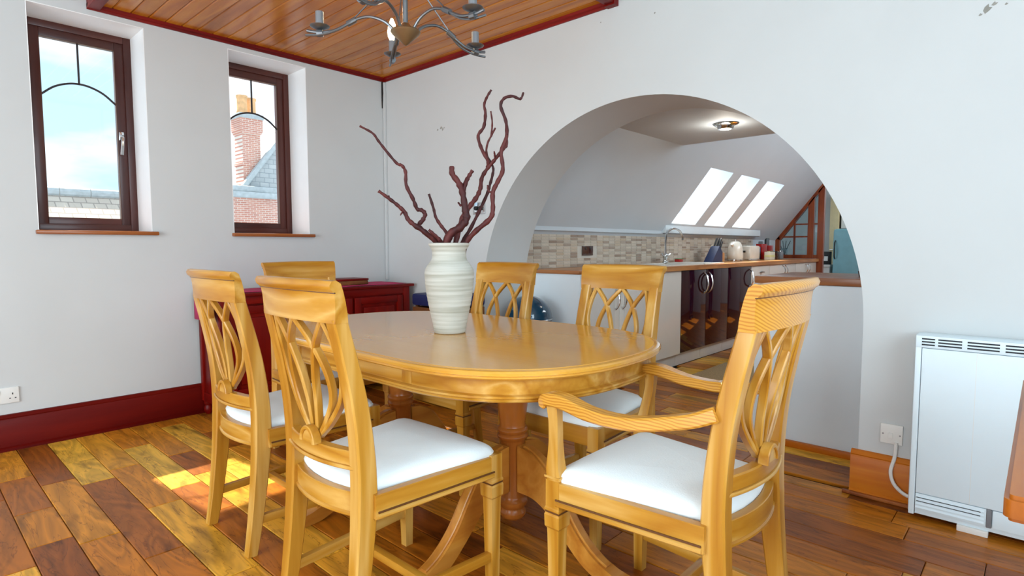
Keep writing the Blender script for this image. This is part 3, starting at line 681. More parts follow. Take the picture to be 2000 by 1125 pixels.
# sink
t = thing('kitchen_sink', 'pale inset sink and drainer in the wooden worktop', 'sink')
m = MB(); x0, x1 = XT+.06, XF-.05
m.box(x0, x1, 4.45, 4.97, .930, .938)
m.box(x0, x0+.06, 4.97, 5.50, .930, .938); m.box(x1-.04, x1, 4.97, 5.50, .930, .938); m.box(x0, x1, 5.47, 5.97, .930, .938)
m.build('deck', 'cabinet_white', t, smooth=0)
m = MB(); m.box(x0+.06, x0+.066, 4.97, 5.47, .76, .93); m.box(x1-.046, x1-.04, 4.97, 5.47, .76, .93); m.box(x0+.06, x1-.04, 4.966, 4.972, .76, .93); m.box(x0+.06, x1-.04, 5.465, 5.471, .76, .93); m.box(x0+.06, x1-.04, 4.97, 5.47, .755, .762)
m.build('bowl', 'cabinet_white', t, smooth=0)
for k in range(7): MB().bbox(x0+.08, x1-.08, 5.56+k*.05, 5.57+k*.05, .938, .942, .0015).build('drainer_ridge', 'cabinet_white', t)
# swan-neck tap
t = thing('kitchen_tap', 'chrome swan-neck kitchen tap over the sink', 'tap', (-2.88, 5.46, .938))
MB().lathe([(.030, 0), (.030, .012), (.022, .02), (.02, .05), (.026, .06), (.026, .085), (.016, .10), (.0, .10)], 16).build('base', 'chrome', t)
MB().tube(spline([(0, 0, .09), (0, 0, .22), (.005, .02, .31), (.03, .10, .355), (.05, .20, .335), (.06, .25, .275), (.06, .255, .235)], 6), [.011]*37, 10).build('spout', 'chrome', t)
for s in (-1, 1): MB().tube([(0, s*.02, .072), (.0, s*.055, .078), (.01, s*.085, .095)], [.008, .006, .007], 8).build('lever', 'chrome', t)
# mosaic splashback
tw, th = .0985, .0242
bs = MB().box(XT+.0005, XT+.004, 3.40, 8.20, .931, 1.237).build('splashback', 'grout', smooth=0); tag(bs, 'stone mosaic splashback above the kitchen worktop', 'splashback')
nr = 12; dz = (1.236-.932)/nr
def tile_geo(w, h):
    return [(0, -w/2, -h/2), (0, w/2, -h/2), (0, w/2, h/2), (0, -w/2, h/2), (.004, -w/2+.0015, -h/2+.0015), (.004, w/2-.0015, -h/2+.0015), (.004, w/2-.0015, h/2-.0015), (.004, -w/2+.0015, h/2-.0015)], [(4, 5, 6, 7), (0, 1, 5, 4), (1, 2, 6, 5), (2, 3, 7, 6), (3, 0, 4, 7)]
tv, tf = tile_geo(tw-.003, dz-.0028)
tm = bpy.data.meshes.new('tile'); tm.from_pydata(tv, [], tf); tm.materials.append(MATS['mosaic'])
restm = MB(); tones = []
cnt = 0; rnd = random.Random(5)
ncol = int((8.2-3.40)/tw)
for c in range(ncol):
    for r in range(nr):
        yy, zz = 3.40+(c+.5)*tw, .932+(r+.5)*dz
        if 4.135 < yy+.03 and yy-.03 < 4.335 and 1.02 < zz < 1.115: continue
        if cnt < 300:
            o = bpy.data.objects.new('tile', tm); C.objects.link(o); o.parent = bs; o.location = (XT+.004, yy, zz); cnt += 1
        else:
            restm.add([(XT+.004+a, yy+b, zz+d) for a, b, d in tv], tf); tones.append(rnd.random())
ro = restm.build('tile_rest', 'mosaic', bs, smooth=0); ro['kind'] = 'stuff'
at = ro.data.attributes.new('tone', 'FLOAT', 'FACE')
for i in range(len(ro.data.polygons)): at.data[i].value = tones[i//5]
t = thing('wall_socket', 'dark double socket on the kitchen mosaic', 'socket')
MB().bbox(XT+.008, XT+.016, 4.155, 4.315, 1.028, 1.112, .003).build('plate', 'amber_glass', t)
for s in (4.20, 4.27): MB().bbox(XT+.016, XT+.019, s-.012, s+.012, 1.08, 1.10, .002).build('rocker', 'black', t)
t = thing('wall_socket', 'grey socket plate on the wall beside the timber screen', 'socket')
MB().bbox(XT+.001, XT+.012, 8.42, 8.56, 1.04, 1.18, .003).build('plate', 'grey_plastic', t); MB().bbox(XT+.012, XT+.016, 8.46, 8.52, 1.08, 1.14, .002).build('rocker', 'plastic_white', t)
# knife block
t = thing('knife_block', 'slanted navy knife block with black-handled knives', 'knife block', (-2.78, 6.42, .931))
MB().prism([(-.16, 0), (.12, 0), (.12, .11), (.03, .18)], 'x', -.05, .05).build('block', 'navy_block', t)
MB().prism([(.12, 0), (.19, 0), (.19, .10), (.12, .11)], 'x', -.045, .045).build('wood_back', 'worktop_wood', t)
for i, (yy, zz, xx) in enumerate(((.05, .168, -.028), (.05, .168, .0), (.05, .168, .028), (.095, .132, -.02), (.095, .132, .02))):
    MB().sweep([(xx, yy-.0, zz-.01), (xx, yy+.05, zz+.055), (xx, yy+.085, zz+.10)], (1, 0, 0), .016, [.02, .022, .018], .3).build('knife', 'black', t)
MB().sweep([(-.045, .028, .182), (-.045, .122, .112)], (1, 0, 0), .004, .03).build('trim', 'cream', t)
# kettle
t = thing('kettle', 'cream electric kettle on the worktop', 'kettle', (-2.76, 6.98, .931))
MB().lathe([(.085, 0), (.09, .006), (.09, .018), (.082, .022)], 28).build('base', 'chrome', t)
MB().lathe([(.084, .022), (.092, .04), (.092, .09), (.084, .16), (.066, .215), (.045, .235), (.0, .24)], 28).build('body', 'kettle_cream', t)
MB().lathe([(.012, .235), (.014, .25), (.0, .258)], 12).build('lid_knob', 'chrome', t)
MB().sweep(spline([(0, .05, .215), (0, .11, .22), (0, .13, .16), (0, .115, .08), (0, .085, .05)], 5), (1, 0, 0), .022, .016, .3).build('handle', 'black', t)
MB().sweep([(0, -.07, .18), (0, -.105, .205)], (1, 0, 0), .03, .03, .3).build('spout', 'kettle_cream', t)
# toaster
t = thing('toaster', 'cream toaster next to the kettle', 'toaster', (-2.76, 7.43, .931))
MB().bbox(-.08, .08, -.17, .17, .012, .185, .03).build('body', 'kettle_cream', t)
MB().bbox(-.078, .078, -.165, .165, .0, .022, .004).build('base', 'chrome', t)
for s in (-.03, .03): MB().box(s-.012, s+.012, -.13, .13, .1845, .1862).build('slot', 'slot_dark', t, smooth=0)
MB().bbox(-.02, .02, -.185, -.165, .10, .125, .004).build('lever', 'black', t)
# jars and packets
def jar(name, label, loc, r, h, mat, lidmat):
    t = thing(name, label, 'jar', loc); MB().lathe([(r*.9, 0), (r, .008), (r, h*.75), (r*.8, h*.85)], 18).build('jar_body', mat, t)
    MB().lathe([(r*.85, h*.85), (r*.85, h), (0, h)], 18).build('lid', lidmat, t)
def carton(name, label, loc, sx, sy, h, mat, mat2):
    t = thing(name, label, 'packet', loc); MB().bbox(-sx, sx, -sy, sy, 0, h, .003).build('carton_body', mat, t)
    MB().bbox(-sx-.001, sx+.001, -sy-.001, sy+.001, h*.35, h*.6, .002).build('print_band', mat2, t)
carton('tea_carton', 'pale carton in front of the red packets', (-2.70, 8.0, .931), .04, .085, .105, 'cream', 'pale_yellow')
carton('dark_carton', 'dark upright packet behind the pale carton', (-2.84, 7.92, .931), .03, .06, .17, 'navy_block', 'black')
jar('coffee_jar', 'dark amber jar beside the pale carton', (-2.72, 8.22, .931), .055, .11, 'amber_glass', 'black')
jar('spice_jar', 'small glass spice jar nearest the timber screen', (-2.70, 8.42, .931), .04, .12, 'grey_plastic', 'chrome')
carton('red_packet', 'red packet standing behind the amber jar', (-2.86, 8.15, .931), .04, .10, .21, 'red_gloss', 'red_gloss')
carton('red_packet', 'shorter red and yellow packet near the timber screen', (-2.86, 8.40, .931), .04, .09, .19, 'red_gloss', 'pale_yellow')
t = thing('washing_up_sponge', 'small red sponge beside the tap', 'sponge', (-2.86, 5.72, .943)); MB().bbox(-.03, .03, -.04, .04, 0, .03, .008).build('sponge_body', 'red_gloss', t); MB().bbox(-.03, .03, -.04, .04, .03, .036, .002).build('scourer', 'green_plastic', t)
t = thing('picture_frame', 'small dark framed picture on the wall beside the timber screen', 'picture'); MB().bbox(XT+.0, XT+.02, 8.66, 8.80, 1.07, 1.24, .003).build('frame', 'black', t); MB().box(XT+.02, XT+.022, 8.68, 8.78, 1.09, 1.22).build('print', 'grey_plastic', t, smooth=0)
# ceiling spotlight
t = thing('ceiling_spotlight', 'round chrome ceiling spotlight in the kitchen', 'ceiling light', (-1.74, 4.17, 1.99))
MB().lathe([(.0, 0), (.085, 0), (.088, -.006), (.075, -.014), (.06, -.018), (.055, -.034), (.05, -.04)][::-1], 28).build('bezel', 'chrome', t)
MB().lathe([(.0, -.041), (.038, -.041), (.042, -.036)], 24, cap=False).build('lamp', 'spot_glow', t)
for k in range(3):
    a = k*2*PI/3+.4; MB().lathe([(.0, -.004), (.010, -.004), (.010, .002)][::-1], 10, (.072*math.cos(a), .072*math.sin(a), -.014)).build('screw', 'chrome', t)
l = bpy.data.lights.new('spot_light', 'POINT'); l.energy = 2.4; l.color = (1, .92, .8); l.shadow_soft_size = .05; o = bpy.data.objects.new('spot_light', l); C.objects.link(o); o.parent = t; o.location = (0, 0, -.10)
# jute mat
t = MB().bbox(-2.18, -1.45, 4.45, 5.35, .001, .012, .004).build('jute_mat', 'jute'); tag(t, 'woven jute mat on the kitchen floor', 'mat')
# opposite run of white units, seen only in the glossy doors
t = thing('tall_cabinet', 'run of white units opposite the dark doors', 'cabinet')
MB().box(-.05, .58, 4.9, 8.9, .12, 2.0).build('body', 'cabinet_white', t, smooth=0); MB().box(.0, .5, 4.92, 8.88, 0, .12).build('plinth', 'plinth_white', t, smooth=0)
for k in range(5): MB().bbox(-.07, -.05, 4.91+k*.79, 5.68+k*.79, .13, 1.98, .004).build('door', 'cabinet_white', t)

# person standing by the opposite units, seen only as a reflection in the glossy doors
def person():
    t = thing('person', 'person in navy trousers and dark top mirrored in the plum doors', 'person', (-1.02, 7.7, 0), math.radians(95))
    def skin(name, pts, edges, radii, mat, root=0, parent=t):
        me = bpy.data.meshes.new(name); me.from_pydata(pts, edges, []); o = bpy.data.objects.new(name, me); C.objects.link(o); o.parent = parent
        md = o.modifiers.new('skin', 'SKIN'); md.use_smooth_shade = True
        for i, v in enumerate(me.skin_vertices[0].data):
            r = radii[i]; v.radius = r if isinstance(r, tuple) else (r, r); v.use_root = (i == root)
        ss = o.modifiers.new('smooth', 'SUBSURF'); ss.levels = 2; ss.render_levels = 2
        me.materials.append(MATS[mat]); return o
    # x: left-right, y: front (+), z: up
    B = [(0, 0, .95), (0, 0, 1.10), (0, .0, 1.30), (0, -.01, 1.43), (0, 0, 1.52), (0, .01, 1.60), (0, .015, 1.68),
         (.10, 0, .88), (.12, .01, .50), (.13, -.02, .09), (-.10, 0, .88), (-.12, .02, .50), (-.13, -.01, .09),
         (.19, -.01, 1.42), (.25, -.01, 1.15), (.26, .05, .90), (-.19, -.01, 1.42), (-.25, -.01, 1.15), (-.26, .05, .90), (.26, .07, .82), (-.26, .07, .82)]
    E = [(0, 1), (1, 2), (2, 3), (3, 4), (4, 5), (5, 6), (0, 7), (7, 8), (8, 9), (0, 10), (10, 11), (11, 12), (3, 13), (13, 14), (14, 15), (3, 16), (16, 17), (17, 18), (15, 19), (18, 20)]
    R = [(.15, .11), (.14, .10), (.16, .11), (.12, .09), .055, (.075, .09), (.07, .085), .095, .07, .055, .095, .07, .055, .065, .05, .038, .065, .05, .038, .035, .035]
    skin('body', B, E, R, 'navy')
    skin('hair', [(0, -.02, 1.66), (0, -.01, 1.72), (0, .02, 1.735)], [(0, 1), (1, 2)], [.085, .075, .06], 'black')
    for s_ in (-1, 1):
        skin('shoe', [(s_*.13, -.06, .045), (s_*.135, .05, .045), (s_*.14, .15, .035)], [(0, 1), (1, 2)], [.042, .045, .035], 'black', 1)
        for f, (dx, L) in enumerate(((-.024, .07), (-.008, .08), (.008, .078), (.023, .062))):
            skin('finger', [(s_*.26, .075+dx, .79), (s_*.26, .08+dx, .79-L*.6), (s_*.255, .088+dx, .79-L)], [(0, 1), (1, 2)], [.009, .009, .008], 'cream')
        skin('thumb', [(s_*.255, .095, .81), (s_*.245, .12, .78), (s_*.243, .125, .755)], [(0, 1), (1, 2)], [.011, .010, .009], 'cream')
    skin('face', [(0, .055, 1.585), (0, .065, 1.63), (0, .06, 1.67)], [(0, 1), (1, 2)], [(.05, .045), (.06, .05), (.055, .045)], 'cream')
    MB().prism([(.118, 1.62), (.135, 1.605), (.118, 1.60)], 'x', -.01, .01).build('nose', 'cream', t)
person()
# timber screen
t = thing('timber_screen', 'reddish timber and glass screen following the roof slope at the kitchen end', 'glazed screen')
ya, yb = YK-.035, YK+.035
def slab(poly, name, mat='screen_wood', a=ya, b=yb): return MB().prism(poly, 'y', a, b).build(name, mat, t, smooth=0)
slab([(-3.0, 1.225), (-2.93, 1.205), (-2.395, 1.905), (-2.34, 1.985), (-2.40, 2.045)], 'slope_rail')
slab([(-3.0, .932), (-2.94, .932), (-2.94, 1.25), (-3.0, 1.23)], 'side_post')
slab([(-2.555, .932), (-2.475, .932), (-2.475, 1.83), (-2.555, 1.72)], 'post')
slab([(-2.425, .0), (-2.345, .0), (-2.345, 1.985), (-2.425, 1.90)], 'door_post')
slab([(-2.95, .932), (-2.34, .932), (-2.34, .985), (-2.95, .985)], 'bottom_rail', a=ya+.008, b=yb-.008)
slab([(-2.752, .98), (-2.728, .98), (-2.728, 1.50), (-2.752, 1.47)], 'glazing_bar', a=YK-.015, b=YK+.015)
slab([(-2.94, 1.238), (-2.55, 1.238), (-2.55, 1.260), (-2.93, 1.260)], 'glazing_bar', a=YK-.014, b=YK+.014)
slab([(-2.80, 1.420), (-2.43, 1.420), (-2.43, 1.442), (-2.78, 1.442)], 'glazing_bar', a=YK-.013, b=YK+.013)
slab([(-2.94, .98), (-2.55, .98), (-2.55, 1.74), (-2.93, 1.25)], 'pane', 'screen_glass', YK-.004, YK+.004)
slab([(-2.48, .98), (-2.42, .98), (-2.42, 1.90), (-2.48, 1.83)], 'pane', 'screen_glass', YK-.004, YK+.004)
# beyond the screen
t = thing('glass_vase', 'clear vase of dark twigs behind the timber screen', 'vase', (-3.15, 10.0, .90))
MB().lathe([(.05, 0), (.055, .02), (.05, .10), (.06, .18)], 16).build('vase_body', 'screen_glass', t)
for k in range(4): MB().tube(spline([(0, 0, .02), (.02*(k-1.5), .01, .15), (.06*(k-1.5), .02*(k % 2), .30)], 4), .006, 6).build('twig', 'black', t)
t = thing('side_table', 'low table beyond the timber screen carrying the twig vase', 'table')
MB().bbox(-3.6, -2.75, 9.8, 10.3, .86, .90, .004).build('table_top', 'screen_wood', t)
for x in (-3.55, -2.80):
    for y in (9.85, 10.25): MB().box(x-.02, x+.02, y-.02, y+.02, 0, .86).build('leg', 'screen_wood', t, smooth=0)
d = struct_empty('door_1', 'pale cream door standing open beyond the kitchen'); tag(d, 'pale cream door standing open beyond the kitchen', 'door', kind='structure')
MB().bbox(-2.86, -2.72, 11.50, 11.58, 0, 2.0, .004).build('door_leaf', 'cream_door', d); MB().tube([(-2.83, 11.50, 1.05), (-2.83, 11.45, 1.05), (-2.78, 11.45, 1.05)], .008, 8).build('door_handle', 'chrome', d)
t = thing('wall_picture', 'dark framed picture on the far wall beyond the kitchen', 'picture'); MB().bbox(-2.72, -2.35, 11.57, 11.598, 1.40, 1.80, .004).build('frame', 'black', t); MB().box(-2.69, -2.38, 11.565, 11.571, 1.43, 1.77).build('print', 'plastic_white', t, smooth=0)
t = thing('fridge', 'pale teal fridge in the far room, seen past the arch edge', 'fridge')
MB().bbox(-2.62, -2.05, 10.75, 11.35, .04, 1.40, .05).build('body', 'teal_paint', t); MB().bbox(-2.60, -2.07, 10.715, 10.75, .08, 1.37, .02).build('door', 'teal_paint', t); MB().tube(spline([(-2.57, 10.715, .9), (-2.57, 10.67, .95), (-2.57, 10.67, 1.15), (-2.57, 10.715, 1.2)], 5), .01, 8).build('handle', 'black', t)
for x in (-2.57, -2.10): MB().box(x-.03, x+.03, 10.8, 11.3, 0, .04).build('foot', 'black', t, smooth=0)
t = thing('radio', 'small black box radio on the low shelf by the teal fridge', 'radio', (-2.745, 10.9, .80)); MB().bbox(-.07, .07, -.06, .06, 0, .22, .01).build('case', 'black', t); MB().bbox(-.04, .04, -.064, -.058, .06, .14, .004).build('display', 'plastic_white', t)
t = thing('shelf_unit', 'low white shelf unit beside the teal fridge', 'shelf'); MB().bbox(-2.84, -2.65, 10.75, 11.3, .76, .80, .003).build('shelf_top', 'plastic_white', t); MB().box(-2.83, -2.66, 10.78, 11.28, 0, .76).build('carcass', 'plastic_white', t, smooth=0)
t = thing('soap_bottle', 'green bottle at the arch end of the peninsula worktop', 'bottle', (-.66, 3.62, .938))
MB().lathe([(.025, 0), (.028, .01), (.028, .09), (.012, .115), (.012, .135)], 16).build('bottle_body', 'green_plastic', t); MB().lathe([(.014, .135), (.014, .155), (0, .155)], 12).build('cap', 'black', t)
t = thing('cup_stack', 'small dark cups beside the green bottle', 'cups', (-.72, 3.60, .938)); MB().lathe([(.022, 0), (.028, .03)], 14).build('cup', 'black', t); MB().lathe([(.020, .031), (.027, .06)], 14).build('cup', 'black', t)

# ------------------------------------------------------------------ outside
t = thing('neighbour_roof', 'pale tiled roof ridge outside the handled window', 'roof')
MB().prism([(-12.0, -1.5), (-12.0, 1.15), (-13.3, 2.10), (-14.6, 1.15), (-14.6, -1.5)], 'y', -2, 4.2).build('roof_slopes', 'tile_roof_far', t, smooth=0)
for k in range(13): MB().tube([(-13.3, -2+k*.47, 2.13), (-13.3, -2+k*.47+.46, 2.13)], .09, 10).build('ridge_tile', 'lead_grey', t)
t = thing('neighbour_parapet', 'brick parapet with stone coping below the chimney', 'wall')
MB().box(-12.4, -12.0, 4.3, 8.5, -1.5, 2.12).build('brickwork', 'brick_far', t, smooth=0)
MB().bbox(-12.5, -11.9, 4.25, 8.5, 2.12, 2.24, .02).build('coping', 'lead_grey', t); MB().bbox(-12.44, -11.95, 4.25, 8.5, 2.24, 2.36, .03).build('coping', 'lead_grey', t)
t = thing('slate_roof', 'grey slate roof slope beside the chimney', 'roof')
MB().prism([(5.2, 2.36), (8.4, 2.36), (8.4, 5.2), (6.9, 4.7)], 'x', -13.6, -12.35).build('slope', 'slate_far', t, smooth=0)
MB().sweep([(-12.33, 5.15, 2.38), (-12.33, 6.95, 4.78)], (1, 0, 0), .14, .10).build('verge', 'lead_grey', t)
t = thing('chimney', 'tall brick chimney with two clay pots outside the corner window', 'chimney', (-12.62, 5.38, 2.37))
MB().box(-.19, .19, -.19, .19, 0, 1.2).build('stack', 'brick_far', t, smooth=0)
MB().bbox(-.21, .21, -.21, .21, .46, .53, .01).build('string_course', 'brick_far', t)
MB().prism([(-.19, 1.12), (.19, 1.12), (.235, 1.20), (.235, 1.44), (-.235, 1.44), (-.235, 1.20)], 'x', -.235, .235).build('corbel', 'brick_far', t, smooth=0)
MB().bbox(-.255, .255, -.255, .255, 1.44, 1.54, .01).build('cap', 'lead_grey', t)
for s_ in (-1, 1): MB().lathe([(.115, 1.54), (.12, 1.56), (.105, 1.61), (.10, 1.86), (.115, 1.88), (.115, 1.92), (.08, 1.92)], 18, (-s_*.06, s_*.115, 0)).build('chimney_pot', 'pot_clay', t)

# ------------------------------------------------------------------ dining table
TX, TY, TZ = -1.775, 1.553, .76
def outline(a_half, inset, n=22):
    """right half of the top: from (0,-b) round the end to (0,b)"""
    s, b, ex, p = .33, .522-inset, .52-inset, 2.4
    pts = [(0.0, -b), (s*.5, -b), (s, -b)]
    for k in range(1, n):
        th = -PI/2 + PI*k/n
        c, q = math.cos(th), math.sin(th)
        pts.append((s+ex*abs(c)**(2/p), b*math.copysign(abs(q)**(2/p), q)))
    pts += [(s, b), (s*.5, b), (0.0, b)]
    return pts
def half_solid(prof, mirror, gap=.0007, n=22):
    """prof: (inset, z) from bottom to top, solid half"""
    m = MB(); vs = []; rings = [outline(0, i, n) for i, z in prof]; K = len(rings[0])
    sg = -1 if mirror else 1
    for (ins, z), r in zip(prof, rings):
        vs += [(sg*max(x, gap), y, z) for x, y in r]
    fs = []
    for i in range(len(prof)-1):
        for k in range(K-1): fs.append((i*K+k, i*K+k+1, (i+1)*K+k+1, (i+1)*K+k))
    fs.append(tuple(range(K))); fs.append(tuple(range((len(prof)-1)*K, len(prof)*K)))
    cut = [i*K for i in range(len(prof))] + [i*K+K-1 for i in reversed(range(len(prof)))]
    fs.append(tuple(cut))
    return m.add(vs, fs)
tb = thing('dining_table', 'honey pine oval pedestal dining table under the chandelier', 'table', (TX, TY, 0))
TOP = [(.03, TZ-.028), (.010, TZ-.028), (.004, TZ-.023), (.007, TZ-.018), (.0, TZ-.015), (.0, TZ-.008), (.004, TZ-.003), (.012, TZ-.0006), (.016, TZ-.0006), (.018, TZ-.0034), (.022, TZ-.0034), (.024, TZ)]
APR = [(.066, .661), (.036, .661), (.030, .666), (.035, .671), (.028, .674), (.028, .680), (.042, .683), (.042, TZ-.0275)]
for mir in (0, 1):
    tp = half_solid(TOP, mir, .0003, 40).build('table_top', 'table_wood', tb, smooth=22)
    ap = half_solid(APR, mir, .0003, 40).build('apron', 'pine_x', tb, smooth=22)
    for sy in (-1, 1):   # apron joint blocks
        sx = -1 if mir else 1
        MB().bbox(sx*.345-.022, sx*.345+.022, sy*(.522-.042)-.003, sy*(.522-.042)+.003, .685, .7315, .001).build('joint_block', 'pine_z', ap)
PED = [(.0, .085), (.020, .085), (.040, .092), (.049, .104), (.050, .116), (.044, .126), (.043, .132), (.050, .140), (.056, .150), (.056, .160), (.047, .170), (.045, .18), (.046, .385),
       (.050, .392), (.056, .398), (.058, .406), (.055, .413), (.051, .416), (.056, .422), (.058, .430), (.055, .437), (.050, .441), (.047, .452), (.050, .47), (.056, .52), (.058, .56), (.055, .60), (.048, .64), (.046, .672)]
def table_leg(ang, px):
    up = spline([(.045, .375), (.10, .366), (.17, .325), (.235, .245), (.30, .150), (.37, .085), (.44, .052), (.505, .040)], 5)
    lo = spline([(.505, .0), (.46, .0), (.40, .008), (.33, .040), (.26, .098), (.19, .165), (.12, .200), (.045, .205)], 5)
    poly = [(p[0], p[1]) for p in up] + [(p[0], p[1]) for p in lo]
    m = MB(); n = len(poly); h = .024
    ca, sa = math.cos(ang), math.sin(ang)
    cx = sum(p[0] for p in poly)/n
    def P(p, o): return (px + p[0]*ca - o*sa, p[0]*sa + o*ca, p[1])
    m.add([P(p, -h) for p in poly]+[P(p, h) for p in poly], [tuple(range(n)), tuple(range(n, 2*n))[::-1]] + [(i, (i+1) % n, n+(i+1) % n, n+i) for i in range(n)])
    o = m.build('table_leg', 'leg_wood', tb)
    MB().sweep([P((p[0], p[1]+.003), 0) for p in up[2:-6]], (-sa, ca, 0), .030, .010, .3).build('leg_moulding', 'leg_wood', o)
for sx in (-1, 1):
    px = sx*.345
    MB().lathe(PED, 36, (px, 0, 0)).build('pedestal', 'pedestal_wood', tb)
    for a in ((0 if sx > 0 else PI), PI/2, -PI/2): table_leg(a, px)
    MB().bbox(px-.08, px+.08, -.30, .30, .645, .70, .004).build('bearer', 'pedestal_wood', tb)

# ------------------------------------------------------------------ chairs
def chair_parts(t, arm):
    k = 1.03 if arm else 1.0      # carvers are a little wider
    post_yz = [(-.286, 0), (-.266, .12), (-.246, .28), (-.234, .42), (-.234, .54), (-.246, .67), (-.268, .79), (-.300, .925)]
    post_x = [.182, .181, .180, .179, .178, .177, .175, .173]
    for s in (-1, 1):
        path = spline([(s*x*k, y, z) for x, (y, z) in zip(post_x, post_yz)], 5)
        n = len(path)
        MB().sweep(path, (1, 0, 0), lerp_list([.032, .038, .044, .048, .048, .046, .044, .044], n), lerp_list([.038, .044, .052, .060, .056, .050, .046, .040], n), .1).build('rear_leg', 'pine_z', t)
    # top rail: bowed board with rolled top
    prof = [(-.024, .915), (-.024, .94), (-.025, .968), (-.028, .990), (-.033, .996), (-.040, 1.002), (-.043, 1.012), (-.037, 1.022), (-.026, 1.024), (-.012, 1.015), (-.003, .992), (.004, .968), (.010, .94), (.013, .915)]
    m = MB(); NX = 17; vs = []
    for i in range(NX):
        u = -1+2*i/(NX-1); bow = -.030*(1-u*u)
        for y, z in prof:
            hw = (.196+.012*max(0, (z-.90)/.12)**1.5)*k
            vs.append((u*hw, -.292+bow+y, z - .003*(u*u)))
    P = len(prof); fs = [tuple(range(P))[::-1], tuple(range((NX-1)*P, NX*P))]
    for i in range(NX-1):
        for j in range(P): fs.append((i*P+j, i*P+(j+1) % P, (i+1)*P+(j+1) % P, (i+1)*P+j))
    tr = m.add(vs, fs).build('top_rail', 'pine_x', t, smooth=50)
    m = MB(); m.sweep([(u*.206*k, -.292-.030*(1-u*u)-.0285, .9925-.003*u*u) for u in [-1+.125*q for q in range(17)]], (0, 1, 0), .004, .003).build('rail_groove', 'bead', tr)
    # lower back rail, bowed, with moulding
    def bowp(z, yo, hw): return [(u*hw, -.242+yo-.030*(1-u*u), z) for u in [-1+.125*q for q in range(17)]]
    lr = MB().sweep(bowp(.548, 0, .170*k), (0, 1, 0), .030, .040, .12).build('lower_rail', 'pine_x', t)
    MB().sweep(bowp(.524, -.002, .170*k), (0, 1, 0), .038, .010, .3).build('rail_moulding', 'pine_x', lr)
    # boss
    ring = [(.034*k*math.cos(PI*q/14), -.286, .566+.040*math.sin(PI*q/14)) for q in range(15)]
    bo = MB().sweep(ring, (0, 1, 0), .026, .012, .2).build('boss', 'pine_x', t)
    MB().prism([(.030*k*math.cos(PI*q/14), .566+.036*math.sin(PI*q/14)) for q in range(15)], 'y', -.294, -.276).build('boss_disc', 'pine_x', bo)
    # interlaced splat strands
    def strand(pts):
        out = []
        for u, tt in pts:
            z = .919 + (.585-.919)*tt
            y = -.316 + tt*(.036) - .026*(1-u*u)
            yy = -.318 + .0 + (-.026)*(1-u*u)
            # follow the post curve
            zz = z
            py = -.300 if zz > .925 else None
            for (y0, z0), (y1, z1) in zip(post_yz[3:], post_yz[4:]):
                if z0 <= zz <= z1: py = y0+(y1-y0)*(zz-z0)/(z1-z0)
            if py is None: py = -.234
            out.append((u*.154*k, py - .020*(1-u*u) - .004, z))
        p = spline(out, 6)
        return p
    LL = [(-.82, 0), (-.95, .20), (-.985, .42), (-.84, .66), (-.50, .86), (-.14, 1.0)]
    LR = [(-.82, 0), (-.46, .22), (-.24, .48), (-.14, .72), (-.09, .9), (-.06, 1.02)]
    CL = [(0, 0), (-.38, .20), (-.62, .45), (-.62, .66), (-.38, .86), (-.10, 1.02)]
    for pts in (LL, LR, CL):
        for s in (1, -1):
            p = strand([(u*s, q) for u, q in pts])
            MB().sweep(p, (0, 1, 0), .021, .0155, .2).build('splat_strand', 'pine_z', t)
    # seat frame
    fw, rw, yf, yr = .245*k, .195*k, .225, -.215
    MB().bbox(-fw+.03, fw-.03, yf-.026, yf, .385, .452, .004).build('front_rail', 'pine_x', t)
    for s in (-1, 1):
        pth = [(s*(fw-.012), yf-.03, .4185), (s*(rw+.008), yr-.005, .4185)]
        sr = MB().sweep(pth, (0, 0, 1), .067, .026, .08).build('side_rail', 'pine_y', t)
        MB().sweep([(s*(fw+.0035), yf-.035, .4045), (s*(rw+.0235), yr, .4045)], (0, 0, 1), .005, .004).build('rail_bead', 'bead', sr)
        MB().sweep([(s*(fw-.001), yf-.035, .392), (s*(rw+.019), yr, .392)], (0, 0, 1), .014, .012, .3).build('rail_moulding', 'pine_y', sr)
    rp_ = [(u*(rw-.005), yr-.008-.040*(1-u*u), .4185) for u in [-1+.125*q for q in range(17)]]
    rr = MB().sweep(rp_, (0, 0, 1), .067, .024, .08).build('rear_rail', 'pine_x', t)
    MB().sweep([(x, y-.010, .392) for x, y, z in rp_], (0, 0, 1), .014, .014, .3).build('rail_moulding', 'pine_x', rr)
    # drop-in seat cushion
    def cush_out(ins):
        o = []
        r = .028
        for q in range(9): o.append((-(fw-.016-ins), 0)) if 0 else None
        pts = []
        F, R, YF, YR = fw-.010-ins, rw-.014-ins, yf-.012-ins, yr-.002+ins
        pts += [(-F+r, YF), (-F*.5, YF+.004), (0, YF+.006), (F*.5, YF+.004), (F-r, YF), (F-r*.3, YF-r*.3), (F, YF-r)]
        pts += [(F+(R-F)*q/6, YF-r+(YR+.02-YF+r)*q/6) for q in range(1, 7)]
        pts += [(R*u, YR-.034*(1-u*u)) for u in (.9, .6, .3, 0, -.3, -.6, -.9)]
        pts += [(-F-(R-F)*q/6, YF-r+(YR+.02-YF+r)*q/6) for q in range(6, 0, -1)]
        pts += [(-F, YF-r), (-F+r*.3, YF-r*.3)]
        return pts
    lay_ = [(.006, .440), (0, .452), (-.002, .462), (.004, .474), (.016, .483), (.040, .490), (.085, .495), (.14, .498)]
    m = MB(); vs = []; K = 0
    for ins, z in lay_:
        o = cush_out(ins); K = len(o); vs += [(x, y, z) for x, y in o]
    fs = [tuple(range(K))[::-1], tuple(range((len(lay_)-1)*K, len(lay_)*K))]
    for i in range(len(lay_)-1):
        for j in range(K): fs.append((i*K+j, i*K+(j+1) % K, (i+1)*K+(j+1) % K, (i+1)*K+j))
    m.add(vs, fs).build('seat_cushion', 'cushion', t, smooth=60)
